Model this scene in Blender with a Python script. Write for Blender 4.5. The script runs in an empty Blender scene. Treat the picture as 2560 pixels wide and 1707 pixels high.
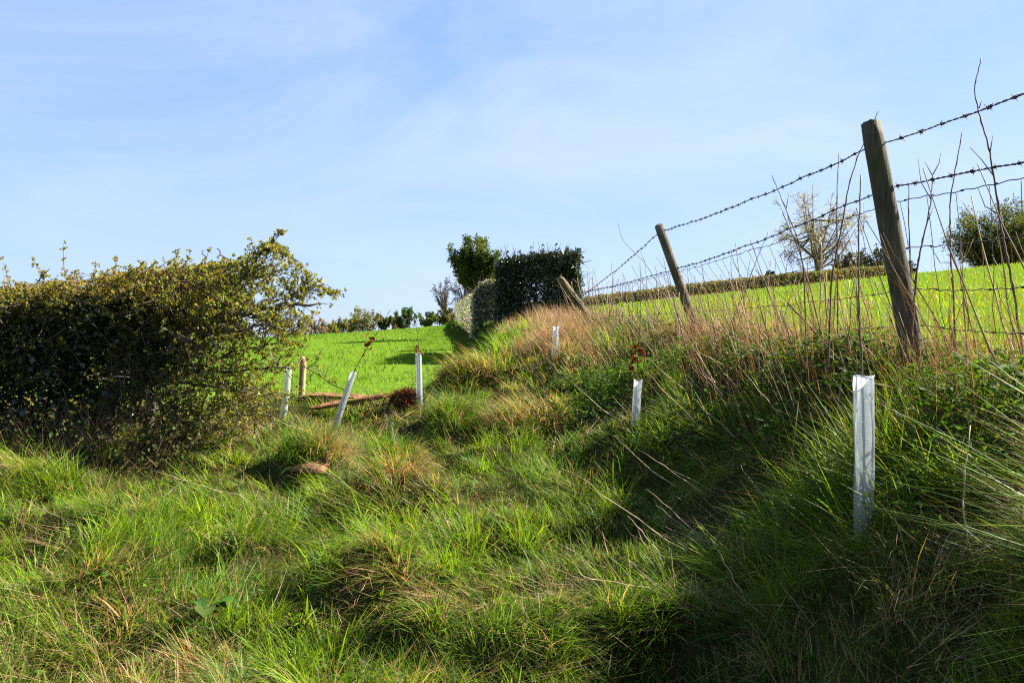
import bpy, math
import numpy as np
from mathutils import Vector
R = math.radians
rng = np.random.default_rng(7)
scene = bpy.context.scene
COL = scene.collection

# ------------------------------------------------------------------ camera
CAMZ, F, CX, CY = 1.5, 853.33, 512.0, 341.0
cam = bpy.data.cameras.new('camera')
cam.lens = 30.0; cam.sensor_width = 36.0; cam.clip_start = 0.05; cam.clip_end = 6000
camo = bpy.data.objects.new('camera', cam)
camo.location = (0, 0, CAMZ); camo.rotation_euler = (R(90), 0, 0)
COL.objects.link(camo); scene.camera = camo

# ------------------------------------------------------------------ sun and sky
SUN_ELEV, SUN_AZ = R(39), R(70)        # azimuth clockwise from +Y (the view direction) towards +X
w = bpy.data.worlds.new('World'); scene.world = w; w.use_nodes = True
nt = w.node_tree; nt.nodes.clear()
def wn(t, **kw):
    n = nt.nodes.new(t)
    for k, v in kw.items(): setattr(n, k, v)
    return n
sky = wn('ShaderNodeTexSky', sky_type='NISHITA', sun_disc=False, sun_elevation=SUN_ELEV, sun_rotation=SUN_AZ,
         altitude=80.0, air_density=1.0, dust_density=0.4, ozone_density=1.8)
tc = wn('ShaderNodeTexCoord')
mp = wn('ShaderNodeMapping'); mp.inputs['Scale'].default_value = (1.2, 1.5, 3.4); mp.inputs['Location'].default_value = (.37, .2, .11); mp.inputs['Rotation'].default_value = (R(10), R(-24), R(15))
n1 = wn('ShaderNodeTexNoise'); n1.inputs['Scale'].default_value = 1.5; n1.inputs['Detail'].default_value = 7.0
n1.inputs['Roughness'].default_value = 0.6; n1.inputs['Distortion'].default_value = 0.7
n2 = wn('ShaderNodeTexNoise'); n2.inputs['Scale'].default_value = 0.9; n2.inputs['Detail'].default_value = 3.0
mr = wn('ShaderNodeMapRange'); mr.inputs['From Min'].default_value = 0.33; mr.inputs['From Max'].default_value = 0.72
mr.inputs['To Max'].default_value = 0.52
mul = wn('ShaderNodeMath', operation='MULTIPLY')
mr2 = wn('ShaderNodeMapRange'); mr2.inputs['From Min'].default_value = 0.30; mr2.inputs['From Max'].default_value = 0.55
gm = wn('ShaderNodeGamma'); gm.inputs['Gamma'].default_value = 0.42
hs = wn('ShaderNodeHueSaturation'); hs.inputs['Saturation'].default_value = 1.08; hs.inputs['Value'].default_value = 1.0
tn = wn('ShaderNodeMix', data_type='RGBA', blend_type='MULTIPLY'); tn.inputs[0].default_value = 1.0; tn.inputs[7].default_value = (0.98, 1.2, 1.66, 1)
mx = wn('ShaderNodeMix', data_type='RGBA'); mx.inputs[7].default_value = (2.7, 3.0, 3.45, 1)
bg = wn('ShaderNodeBackground'); bg.inputs['Strength'].default_value = 0.072
out = wn('ShaderNodeOutputWorld')
L = nt.links.new
L(tc.outputs['Generated'], mp.inputs[0]); L(mp.outputs[0], n1.inputs['Vector']); L(tc.outputs['Generated'], n2.inputs['Vector'])
L(n1.outputs['Fac'], mr.inputs['Value']); L(n2.outputs['Fac'], mr2.inputs['Value'])
L(mr.outputs[0], mul.inputs[0]); L(mr2.outputs[0], mul.inputs[1])
L(sky.outputs[0], gm.inputs['Color']); L(gm.outputs[0], tn.inputs[6]); L(tn.outputs[2], hs.inputs['Color']); L(hs.outputs[0], mx.inputs[6]); L(mul.outputs[0], mx.inputs[0])
L(mx.outputs[2], bg.inputs[0]); L(bg.outputs[0], out.inputs[0])

sl = bpy.data.lights.new('sun', 'SUN'); sl.energy = 5.0; sl.angle = R(0.5); sl.color = (1.0, 0.94, 0.84)
so = bpy.data.objects.new('sun', sl); COL.objects.link(so)
sd = Vector((math.cos(SUN_ELEV)*math.sin(SUN_AZ), math.cos(SUN_ELEV)*math.cos(SUN_AZ), math.sin(SUN_ELEV)))
so.rotation_euler = sd.to_track_quat('Z', 'Y').to_euler(); so.location = sd*50
vs = scene.view_settings
vs.view_transform = 'Standard'; vs.look = 'None'; vs.gamma = 1.0; vs.exposure = 2.2; vs.use_curve_mapping = False
try:
    scene.cycles.use_denoising = False; scene.cycles.filter_width = 1.15; scene.cycles.diffuse_bounces = 1; scene.cycles.max_bounces = 6; scene.cycles.transparent_max_bounces = 12; scene.cycles.transmission_bounces = 6
except Exception: pass

# ------------------------------------------------------------------ helpers
def P(px, py, d):
    """a point at real distance d (metres along the view) seen at pixel px, py"""
    return np.array(((px-CX)*d/F, d, CAMZ+(CY-py)*d/F))
def sstep(a, b, x):
    t = np.clip((np.asarray(x, float)-a)/(b-a), 0, 1); return t*t*(3-2*t)
def _hash(i, j, s):
    n = (i.astype(np.int64)*374761393 + j.astype(np.int64)*668265263 + s*982451653) & 0x7fffffff
    n = ((n ^ (n >> 13))*1274126177) & 0x7fffffff
    return ((n ^ (n >> 16)) & 0xffff)/65535.0
def vn(x, y, s=0):
    x = np.asarray(x, float); y = np.asarray(y, float)
    i = np.floor(x); j = np.floor(y); u = x-i; v = y-j
    u = u*u*(3-2*u); v = v*v*(3-2*v); i = i.astype(np.int64); j = j.astype(np.int64)
    return (_hash(i, j, s)*(1-u)+_hash(i+1, j, s)*u)*(1-v)+(_hash(i, j+1, s)*(1-u)+_hash(i+1, j+1, s)*u)*v
def fbm(x, y, s=0, o=3):
    t = 0; a = .5; n = 0
    for k in range(o):
        t = t+a*vn(x*2**k, y*2**k, s+k*17); n += a; a *= .5
    return t/n

class MB:
    def __init__(s): s.v = []; s.q = []; s.t = []; s.c = []; s.n = 0
    def add(s, v, q=None, t=None, c=None):
        v = np.asarray(v, float).reshape(-1, 3)
        if q is not None and len(q): s.q.append(np.asarray(q, np.int64).reshape(-1, 4)+s.n)
        if t is not None and len(t): s.t.append(np.asarray(t, np.int64).reshape(-1, 3)+s.n)
        if c is None: c = (1, 1, 1)
        c = np.asarray(c, float)
        if c.ndim == 1: c = np.broadcast_to(c, (len(v), 3))
        s.v.append(v); s.c.append(c); s.n += len(v); return s
    def mesh(s, name, mat, smooth=False):
        v = np.concatenate(s.v).astype(np.float32)
        q = np.concatenate(s.q) if s.q else np.zeros((0, 4), np.int64)
        t = np.concatenate(s.t) if s.t else np.zeros((0, 3), np.int64)
        me = bpy.data.meshes.new(name)
        me.vertices.add(len(v)); me.vertices.foreach_set('co', v.ravel())
        li = np.concatenate((q.ravel(), t.ravel())).astype(np.int32)
        me.loops.add(len(li)); me.loops.foreach_set('vertex_index', li)
        st = np.concatenate((np.arange(len(q))*4, len(q)*4+np.arange(len(t))*3)).astype(np.int32)
        me.polygons.add(len(st)); me.polygons.foreach_set('loop_start', st)
        me.polygons.foreach_set('use_smooth', np.full(len(st), smooth))
        me.update(calc_edges=True)
        a = me.attributes.new('Col', 'FLOAT_COLOR', 'POINT')
        c = np.ones((len(v), 4), np.float32); c[:, :3] = np.concatenate(s.c); a.data.foreach_set('color', c.ravel())
        me.materials.append(mat); return me
    def build(s, name, mat, parent=None, smooth=False, origin=None):
        if origin is not None:
            o3 = np.asarray(origin, float); s.v = [a-o3 for a in s.v]
        o = bpy.data.objects.new(name, s.mesh(name, mat, smooth)); COL.objects.link(o)
        if parent is not None: o.parent = parent
        if origin is not None: o.location = tuple(map(float, origin))
        return o
def tag(o, label=None, cat=None, group=None, kind=None):
    if label: o['label'] = label
    if cat: o['category'] = cat
    if group: o['group'] = group
    if kind: o['kind'] = kind
    return o
def empty(name, loc):
    o = bpy.data.objects.new(name, None); o.location = tuple(map(float, loc)); o.empty_display_size = .1
    COL.objects.link(o); return o

def tube(mb, path, rad, sides=6, c=None, cap=True, noise=0.0, r=rng):
    p = np.asarray(path, float); n = len(p); rad = np.broadcast_to(np.asarray(rad, float), (n,))
    tg = np.gradient(p, axis=0); tg /= np.linalg.norm(tg, axis=1)[:, None]+1e-12
    ref = np.array((0, 0, 1.)) if abs(tg[0, 2]) < .9 else np.array((1., 0, 0))
    u = np.cross(tg[0], ref); u /= np.linalg.norm(u); vv = np.zeros((n, sides, 3)); ang = np.arange(sides)*2*np.pi/sides
    for i in range(n):
        u = u-tg[i]*np.dot(u, tg[i]); u /= np.linalg.norm(u)+1e-12; b = np.cross(tg[i], u)
        rr = rad[i]*(1+noise*(r.random(sides)-.5)*2) if noise else rad[i]
        vv[i] = p[i]+(np.cos(ang)*rr)[:, None]*u+(np.sin(ang)*rr)[:, None]*b
    idx = np.arange(n*sides).reshape(n, sides); a = idx[:-1]; b2 = idx[1:]
    q = np.stack((a, np.roll(a, -1, 1), np.roll(b2, -1, 1), b2), -1).reshape(-1, 4); vt = vv.reshape(-1, 3); t = []
    if cap:
        vt = np.concatenate((vt, p[:1], p[-1:])); k = n*sides
        for j in range(sides):
            t.append((idx[0, (j+1) % sides], idx[0, j], k)); t.append((idx[-1, j], idx[-1, (j+1) % sides], k+1))
    cc = c
    if c is not None and np.ndim(c) == 2:
        cc = np.repeat(np.asarray(c), sides, 0)
        if cap: cc = np.concatenate((cc, [c[0]], [c[-1]]))
    mb.add(vt, q, np.array(t) if cap else None, cc)

def twigs(mb, A, B, ra, rb, c, bow=0.0, r=rng, segs=2):
    """many thin three-sided twigs at once, from A to B"""
    A = np.asarray(A, float); B = np.asarray(B, float); n = len(A)
    if n == 0: return
    ra = np.broadcast_to(ra, (n,)); rb = np.broadcast_to(rb, (n,))
    d = B-A; ln = np.linalg.norm(d, axis=1)[:, None]+1e-9; d = d/ln
    rf = np.where(np.abs(d[:, 2:3]) > .9, np.array((1., 0, 0)), np.array((0, 0, 1.)))
    u = np.cross(d, rf); u /= np.linalg.norm(u, axis=1)[:, None]; b = np.cross(d, u)
    off = (r.normal(size=(n, 1))*u+r.normal(size=(n, 1))*b)*bow*ln
    rows = []
    for k in range(segs+1):
        t = k/segs; cpt = A+(B-A)*t+off*4*t*(1-t)*.5; rr = (ra*(1-t)+rb*t)[:, None]
        for a in (0, 2.094, 4.189): rows.append(cpt+rr*(math.cos(a)*u+math.sin(a)*b))
    v = np.stack(rows, 1); m = 3*(segs+1); base = (np.arange(n)*m)[:, None, None]
    f = [[k*3+j, k*3+(j+1) % 3, (k+1)*3+(j+1) % 3, (k+1)*3+j] for k in range(segs) for j in range(3)]
    cc = np.asarray(c, float)
    if cc.ndim == 2: cc = np.repeat(cc, m, 0)
    mb.add(v.reshape(-1, 3), (base+np.array(f)[None]).reshape(-1, 4), None, cc)

def unit(v): return v/(np.linalg.norm(v, axis=-1, keepdims=True)+1e-9)
def leaves(mb, pos, dirn, size, col, aspect=.6, fold=.25, r=rng):
    """kite-shaped folded leaves (two triangles each)"""
    n = len(pos)
    if n == 0: return
    size = np.broadcast_to(size, (n,))[:, None]; d = unit(np.asarray(dirn, float))
    s = unit(np.cross(d, r.normal(size=(n, 3)))); nn = np.cross(s, d)
    mid = pos+d*size*.5+nn*size*fold*(r.random((n, 1))-.3)
    v = np.stack((pos, mid+s*size*aspect*.5, pos+d*size, mid-s*size*aspect*.5), 1)
    b = (np.arange(n)*4)[:, None]
    t = np.concatenate((b+np.array([[0, 1, 2]]), b+np.array([[0, 2, 3]])))
    cc = np.asarray(col, float)
    if cc.ndim == 2: cc = np.repeat(cc, 4, 0)
    mb.add(v.reshape(-1, 3), None, t, cc)

def blades(mb, pos, length, width, az, tilt, bend, cb, ct, segs=3, r=rng):
    n = len(pos)
    if n == 0: return
    length = np.broadcast_to(length, (n,)); width = np.broadcast_to(width, (n,)); tilt = np.broadcast_to(tilt, (n,)); bend = np.broadcast_to(bend, (n,))
    dx, dy = np.cos(az), np.sin(az); tw = az+np.pi/2+r.normal(0, .9, n)
    sx, sy = np.cos(tw), np.sin(tw); rows = []; cols = []; p = np.array(pos, float).copy(); ds = length/segs
    for k in range(segs+1):
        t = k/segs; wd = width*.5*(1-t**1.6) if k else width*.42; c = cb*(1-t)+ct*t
        if k == segs: rows.append(p.copy()); cols.append(c)
        else:
            sv = np.stack((sx*wd, sy*wd, 0*wd), 1); rows += [p-sv, p+sv]; cols += [c, c]
            th = np.clip(tilt+bend*(k+.5)/segs, -2.2, 2.2); h = np.sin(th)*ds
            p = p+np.stack((dx*h, dy*h, np.cos(th)*ds), 1)
    m = 2*segs+1; v = np.stack(rows, 1); c = np.stack(cols, 1); b = (np.arange(n)*m)[:, None, None]
    f = np.array([[2*k, 2*k+1, 2*k+3, 2*k+2] for k in range(segs-1)]).reshape(1, -1, 4)
    q = (b+f).reshape(-1, 4) if segs > 1 else None
    t = (np.arange(n)*m)[:, None]+np.array([[2*segs-2, 2*segs-1, 2*segs]])
    mb.add(v.reshape(-1, 3), q, t, c.reshape(-1, 3))
def mixc(a, b, t): t = np.asarray(t)[:, None]; return np.asarray(a)*(1-t)+np.asarray(b)*t
def jit(c, n, s=.25, r=rng):
    c = np.broadcast_to(np.asarray(c, float), (n, 3)); return np.clip(c*(1+s*r.normal(size=(n, 1)))*(1+.12*r.normal(size=(n, 3))), .004, 1)

# ------------------------------------------------------------------ materials
def mat(name, rough=.6, spec=.3, transl=0.0, tcol=(1.3, 1.25, .55), bump=None, tint=None, colour=None, extra=None):
    m = bpy.data.materials.new(name); m.use_nodes = True; t = m.node_tree; t.nodes.clear()
    N = t.nodes.new; K = t.links.new
    o = N('ShaderNodeOutputMaterial'); p = N('ShaderNodeBsdfPrincipled')
    p.inputs['Roughness'].default_value = rough; p.inputs['Specular IOR Level'].default_value = spec
    if colour is None:
        a = N('ShaderNodeAttribute'); a.attribute_name = 'Col'; csock = a.outputs['Color']
    else:
        a = N('ShaderNodeRGB'); a.outputs[0].default_value = (*colour, 1); csock = a.outputs[0]
    if tint:                                     # procedural mottling: (scale, dark factor, light factor, z-stretch)
        tcn = N('ShaderNodeTexCoord'); mpp = N('ShaderNodeMapping'); mpp.inputs['Scale'].default_value = (1, 1, tint[3])
        nz = N('ShaderNodeTexNoise'); nz.inputs['Scale'].default_value = tint[0]; nz.inputs['Detail'].default_value = 6; nz.inputs['Roughness'].default_value = .65
        K(tcn.outputs['Object'], mpp.inputs[0]); K(mpp.outputs[0], nz.inputs['Vector'])
        rg = N('ShaderNodeMapRange'); rg.inputs['From Min'].default_value = .3; rg.inputs['From Max'].default_value = .7
        rg.inputs['To Min'].default_value = tint[1]; rg.inputs['To Max'].default_value = tint[2]; K(nz.outputs['Fac'], rg.inputs['Value'])
        vm = N('ShaderNodeVectorMath'); vm.operation = 'SCALE'; K(csock, vm.inputs[0]); K(rg.outputs[0], vm.inputs['Scale']); csock = vm.outputs[0]
        if extra:                                # second noise mixes in another colour (moss, lichen): (colour, scale, lo, hi)
            n3 = N('ShaderNodeTexNoise'); n3.inputs['Scale'].default_value = extra[1]; n3.inputs['Detail'].default_value = 5; K(tcn.outputs['Object'], n3.inputs['Vector'])
            r3 = N('ShaderNodeMapRange'); r3.inputs['From Min'].default_value = extra[2]; r3.inputs['From Max'].default_value = extra[3]; K(n3.outputs['Fac'], r3.inputs['Value'])
            mm = N('ShaderNodeMix'); mm.data_type = 'RGBA'; mm.inputs[7].default_value = (*extra[0], 1); K(r3.outputs[0], mm.inputs[0]); K(csock, mm.inputs[6]); csock = mm.outputs[2]
        if bump:
            bn = N('ShaderNodeBump'); bn.inputs['Strength'].default_value = bump[0]; bn.inputs['Distance'].default_value = bump[1]
            K(nz.outputs['Fac'], bn.inputs['Height']); K(bn.outputs[0], p.inputs['Normal'])
    K(csock, p.inputs['Base Color']); sh = p.outputs[0]
    if transl:
        tr = N('ShaderNodeBsdfTranslucent'); vm = N('ShaderNodeVectorMath'); vm.operation = 'MULTIPLY'; vm.inputs[1].default_value = tcol
        K(csock, vm.inputs[0]); K(vm.outputs[0], tr.inputs['Color'])
        ms = N('ShaderNodeMixShader'); ms.inputs[0].default_value = transl; K(sh, ms.inputs[1]); K(tr.outputs[0], ms.inputs[2]); sh = ms.outputs[0]
    K(sh, o.inputs['Surface']); return m
M = {}
M['grass'] = mat('grass_blade', .5, .16, .45)
M['straw'] = mat('dry_straw', .6, .25, .25, (1.1, 1.0, .7))
M['leaf'] = mat('soft_leaf', .65, .1, .42)
M['haw'] = mat('hawthorn_leaf', .5, .2, .42)
M['ivy'] = mat('glossy_leaf', .22, .6, .15)
M['bark'] = mat('bark', .85, .15, tint=(30, .55, 1.3, .4), bump=(.6, .01))
M['soil'] = mat('soil_and_thatch', 1.0, 0.0, tint=(9, .5, 1.4, 1), bump=(.7, .03))
M['post'] = mat('weathered_post_wood', .8, .2, tint=(55, .3, 1.75, .06), bump=(1.0, .008), extra=((.045, .05, .018), 5, .47, .72))
M['pale_post'] = mat('pale_post_wood', .75, .2, tint=(24, .6, 1.25, .09), bump=(.6, .004), extra=((.10, .07, .04), 6, .55, .8))
M['log'] = mat('rotten_log_wood', .9, .1, tint=(14, .35, 1.5, 1), bump=(1.0, .02), extra=((.16, .13, .015), 4, .52, .66))
M['wire'] = mat('rusty_wire', .7, .3, colour=(.035, .026, .022))
M['stone'] = mat('red_clay_stone', .85, .15, tint=(11, .6, 1.3, 1), bump=(.8, .02), extra=((.12, .09, .05), 7, .55, .75))
M['stem'] = mat('dead_stem', .7, .25)

# ------------------------------------------------------------------ terrain
YF = np.array([-5, 0, 9, 12, 14, 18, 25, 40, 60, 100, 160, 3000.]); XF = np.array([2.05, 2.05, 2.05, 1.62, 1.2, .62, .1, -1.4, -3.0, -5.4, -8.5, -60.])
YZ = np.array([-5, 4.3, 9.3, 14, 18, 25, 40, 70, 110, 130, 180, 3000.]); ZF = np.array([1.22, 1.27, 1.4, 1.8, 2.0, 2.12, 2.45, 3.4, 5.2, 5.3, 3.6, -8.])
YL = np.array([-6, 0, 3, 8, 9.5, 18, 35, 60, 120, 135, 200, 3000.]); ZL = np.array([-.1, 0, .13, .66, .8, 1.09, 1.68, 2.52, 4.5, 4.6, 1, -14.])
def fx(y): return np.interp(y, YF, XF)
def bankw(y): return np.interp(y, [0, 5, 7, 10.7, 18, 40, 3000], [1.45, 1.45, 1.75, 2.9, 1.5, 1.8, 1.8])
MOUNDS = [  # pixel column, row of the foot, depth, radius, height : grassy hummocks
    (315, 470, 6.3, .28, .20), (398, 462, 6.6, .24, .17), (397, 500, 5.6, .22, .18), (338, 510, 5.4, .22, .10), (524, 410, 8.0, .45, .22),
    (470, 380, 10.2, .42, .26), (452, 425, 7.9, .25, .14), (240, 500, 5.6, .3, .1), (600, 470, 5.6, .5, .14), (560, 560, 4.2, .4, .10), (160, 560, 4.4, .4, .12),
    (60, 600, 3.9, .35, .12), (300, 610, 3.75, .4, .08), (560, 345, 11.2, .35, .15), (480, 640, 3.5, .4, .10), (420, 560, 4.3, .4, .10), (120, 520, 5.0, .28, .16), (205, 600, 3.9, .27, .15), (370, 592, 3.95, .26, .15), (265, 545, 4.5, .22, .13), (495, 522, 4.8, .28, .15), (70, 545, 4.6, .25, .13), (440, 500, 5.4, .22, .14), (560, 640, 3.4, .25, .12)]
def base_h(x, y):
    x = np.asarray(x, float); y = np.asarray(y, float)
    s = fx(y)-x
    gl = np.interp(y, [9, 60, 120, 160, 3000], [0, .05, .10, .05, 0])
    zl = np.interp(y, YL, ZL)+gl*np.clip(x+2, -40, 8)
    gr = np.interp(y, [3, 12, 40, 70, 100, 140, 3000], [.02, .04, .085, .10, .082, .07, 0])
    zu = np.interp(y, YZ, ZF)+gr*np.clip(-s, 0, 90)
    u = np.clip((s-.12)/(bankw(y)-.12), 0, 1); near = 1-sstep(6.5, 10, y); t = near*(1-u)**1.25+(1-near)*(1-sstep(0, 1, u))
    se = np.interp(y, [9, 11, 12.5, 14, 16, 18, 40], [2.6, 2.45, 1.95, 1.4, 1.05, .95, 1.1]); te = np.interp(y, [9, 11, 14, 17, 20], [.2, .32, .6, .8, .85]); tc_ = np.where(s < se, 1-(1-te)*np.clip((s-.12)/(se-.12), 0, 1), te*(1-sstep(0, .55, s-se)))
    k = sstep(9.5, 11, y); t = t*(1-k)+tc_*k
    return zl*(1-t)+zu*t
MPOS = []
for (px, py, d, r_, h_) in MOUNDS: MPOS.append(((px-CX)*d/F, d, r_, h_))
def H(x, y):
    x = np.asarray(x, float); y = np.asarray(y, float); z = base_h(x, y); s = fx(y)-x
    near = 1-sstep(9, 13, y); inl = sstep(-.5, .2, s)
    z = z+near*inl*((fbm(x*1.7, y*1.7, 3)-.5)*.44+(fbm(x*5, y*5, 9, 2)-.5)*.13)
    z = z+(1-near*inl)*(fbm(x*.9, y*.9, 5)-.5)*.07
    for (mx_, my_, r_, h_) in MPOS:
        z = z+h_*np.exp(-((x-mx_)**2+(y-my_)**2)/(r_*r_))
    return z
def axis(segs):
    o = []
    for a, b, st in segs: o += list(np.arange(a, b, st))
    return np.array(o)
xs = np.concatenate((-np.geomspace(2500, 7.2, 34), axis([(-7, 4.4, .085)]), np.geomspace(4.5, 2500, 40)))
ys = np.concatenate((np.array([-2500, -800, -250, -80, -30, -12, -6, -3, -1, 0, .6]), axis([(1, 12, .085), (12, 26, .25)]), np.geomspace(26, 2600, 90)))
X, Y = np.meshgrid(xs, ys); Z = H(X, np.maximum(Y, -5)); gi = np.arange(X.size).reshape(X.shape)
q = np.stack((gi[:-1, :-1], gi[:-1, 1:], gi[1:, 1:], gi[1:, :-1]), -1).reshape(-1, 4)
Sg = fx(Y)-X
fieldmask = np.clip(sstep(9.3, 10.3, Y)*sstep(bankw(Y)-.5, bankw(Y)+.3, Sg)+sstep(-.5, -1.2, Sg)*0+(Sg < -.7), 0, 1).ravel()
gcol = mixc((.024, .026, .008), (.08, .14, .012), fieldmask)
g = MB().add(np.stack((X, Y, Z), -1).reshape(-1, 3), q, None, gcol).build('ground', M['soil'], smooth=True)
tag(g, 'grassy ground rising from a hollow over a bank to two green fields', 'ground', kind='structure')

# ------------------------------------------------------------------ grass
GREEN = np.array((.083, .15, .010)); LIME = np.array((.172, .262, .012)); BLUEG = np.array((.05, .12, .028))
STRAW = np.array((.36, .26, .12)); RUST = np.array((.24, .12, .05))
def pts(n, y0, y1, kx=.80, ox=.7, r=rng):
    y = np.exp(r.uniform(math.log(y0), math.log(y1), n)); x = r.uniform(-1, 1, n)*(kx*y+ox); return x, y
def blocked(x, y):                                # bare or covered spots
    return ((x-SX)**2+((y-SY)*1.3)**2 < .12**2)
SX, SY = (310-CX)*6.05/F, 6.05
def zone(x, y):
    s = fx(y)-x; bw = bankw(y)
    return s, (s > -.6) & ((y < 9.9+.5*vn(x*2, y*2, 4)) | (s < bw-.1)) & (y < 19)
# meadow in the hollow and on the bank: tufts of blades that lean together, over a short fine layer
x, y = pts(7200, 1.7, 19); s, ok = zone(x, y); ok &= ~blocked(x, y); ok &= ~((s < -.1) & (y > 15)); ok &= ~((s < -.2) & (rng.random(len(x)) < .5))
x, y, s = x[ok], y[ok], s[ok]; n = len(x); onbank = 1-sstep(bankw(y)-.9, bankw(y)+.1, s)
patch = fbm(x*1.1, y*1.1, 21); drynoise = fbm(x*1.5+9, y*1.5, 41); flatn = fbm(x*1.2, y*1.2+4, 57); flow = fbm(x*.7, y*.7, 51, 2)*2*np.pi*2.2+np.pi*.6
Lt = (.07+.33*np.clip(patch*1.9-.45, 0, 1))*(.65+.6*rng.random(n))*(1+.35*onbank)
Lt *= np.where(y > 9, .8, 1); Lt *= 1+.55*onbank*(1-sstep(3.4, 5, y))*sstep(1.3, 1.7, x); Lt *= 1-.45*(s < .35); Lt *= 1-.88*np.exp(-((x-1.05)/.28)**2-((y-2.65)/.55)**2); Lt *= 1-.25*np.exp(-((x-.9)/.2)**2-((y-6.1)/.3)**2)
Lt *= 1-.7*np.exp(-((x-SX)/.2)**2-((y-SY+.3)/.26)**2); t0 = np.clip(rng.normal(.38, .25, n), 0, 1.1); t0 = np.where((flatn > .52) & (rng.random(n) < .8), rng.uniform(.95, 1.3, n), t0)
f0 = np.where((onbank > .5) & (rng.random(n) < .55), np.pi+rng.normal(0, .7, n), flow+rng.normal(0, .5, n))
tc = mixc(GREEN, LIME, np.clip(fbm(x*.9, y*.9, 61)*1.7-.35+.3*rng.normal(size=n), 0, 1)); tc = mixc(tc, BLUEG, np.clip(rng.random(n)*1.5-.7, 0, 1)); tc = tc*(1+.18*rng.normal(size=(n, 1)))
pd = np.clip(.07+.6*sstep(.55, .75, drynoise), 0, .7)*(1-.3*onbank); pd = np.where((x > -.2) & (s > .7) & (y > 7.6) & (y < 10.2), np.maximum(pd, .4), pd)
k = np.where(y < 5, 46, 36); I = np.repeat(np.arange(n), k); m = len(I)
ra = rng.random(m)*2*np.pi; rr = np.sqrt(rng.random(m)); rad = (.030+.03*rng.random(n)+.0045*y)[I]
bx = x[I]+np.cos(ra)*rr*rad; by = y[I]+np.sin(ra)*rr*rad
lx = np.cos(f0)[I]*t0[I]+np.cos(ra)*rr*.42*rng.random(m)+rng.normal(0, .16, m); ly = np.sin(f0)[I]*t0[I]+np.sin(ra)*rr*.42*rng.random(m)+rng.normal(0, .16, m)
az = np.arctan2(ly, lx); tilt = np.clip(np.hypot(lx, ly), 0, 1.45); ln = Lt[I]*(.45+.65*rng.random(m)); bend = rng.uniform(.1, 1.5, m)*np.where(tilt > .9, .35, 1)
isdry = rng.random(m) < pd[I]; col = np.where(isdry[:, None], mixc(STRAW, RUST, rng.random(m)**1.5), tc[I])*(1+.2*rng.normal(size=(m, 1))); col = np.clip(col, .006, .7)
wd = (.0031+.00066*by)*np.exp(rng.normal(0, .42, m)); wd = np.where(isdry, wd*.75, wd); pos = np.stack((bx, by, H(bx, by)-.012), 1)
mb = MB(); fr = by < 6.0
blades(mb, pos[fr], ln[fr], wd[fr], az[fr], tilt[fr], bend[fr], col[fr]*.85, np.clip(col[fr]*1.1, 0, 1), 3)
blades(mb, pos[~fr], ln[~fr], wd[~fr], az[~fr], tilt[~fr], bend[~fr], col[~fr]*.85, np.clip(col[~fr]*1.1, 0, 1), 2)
x, y = pts(270000, 1.7, 19); s, ok = zone(x, y); ok &= ~blocked(x, y); x, y = x[ok], y[ok]; n = len(x)
c = np.where((rng.random(n) < .3)[:, None], jit(STRAW*.8, n, .25), jit(GREEN*.9, n, .25))
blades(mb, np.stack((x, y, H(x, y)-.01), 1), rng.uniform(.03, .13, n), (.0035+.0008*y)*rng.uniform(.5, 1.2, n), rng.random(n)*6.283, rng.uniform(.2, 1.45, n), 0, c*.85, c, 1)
tag(mb.build('meadow_grass', M['grass']), 'tangled green meadow grass filling the hollow and covering the bank', 'grass', kind='stuff')

# flattened straw thatch between the green grass
x, y = pts(72000, 1.8, 12); s, ok = zone(x, y); ok &= ~blocked(x, y); d_ = fbm(x*1.6+9, y*1.6, 41); ok &= rng.random(len(x)) < np.clip((d_-.43)*4, .12, 1); ok &= s > 0
x, y = x[ok], y[ok]; n = len(x); flow = fbm(x*.8, y*.8, 51, 2)*2*np.pi*2.2+2.4
mb = MB(); c = jit(mixc(STRAW, RUST, rng.random(n)**2), n, .2)
blades(mb, np.stack((x, y, H(x, y)+.005+.05*rng.random(n)), 1), rng.uniform(.08, .34, n), (.0022+.0004*y)*rng.uniform(.6, 1.3, n), flow+rng.normal(0, .7, n), rng.uniform(1.0, 1.65, n), rng.uniform(-.3, .3, n), c, c, 2)
tag(mb.build('straw_thatch', M['straw']), 'flattened dry straw lying matted among the meadow grass', 'straw', kind='stuff')

# tussocks that make the hollow uneven (uncounted mass) and the ones one can point at (things)
def tussock(mb, cx, cy, r0, nb, lmin, lmax, dry, green, dryc, drydir=None, lean=0.0, r=rng):
    a = r.random(nb)*2*np.pi; rr = r0*np.sqrt(r.random(nb)); px = cx+np.cos(a)*rr; py = cy+np.sin(a)*rr
    az = a+r.normal(0, .9, nb); edge = rr/r0; lmin = lmin*.45
    pd = np.full(nb, dry)
    if drydir is not None: pd = np.clip(dry+.75*np.cos(a-drydir)*edge, .03, .95)
    isd = r.random(nb) < pd
    if lean: az = np.where(r.random(nb) < .75, 3.7+r.normal(0, .6, nb), az)
    col = np.where(isd[:, None], jit(dryc, nb, .25, r), jit(green, nb, .25, r))
    blades(mb, np.stack((px, py, H(px, py)-.01), 1), r.uniform(lmin, lmax, nb), (.003+.00055*cy)*r.uniform(.6, 1.3, nb), az, .1+.85*edge*r.random(nb)+lean+r.normal(0, .15, nb), r.uniform(.5, 2.9, nb), col*.8, np.clip(col*1.1, 0, 1), 3, r)
mb = MB()
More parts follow.
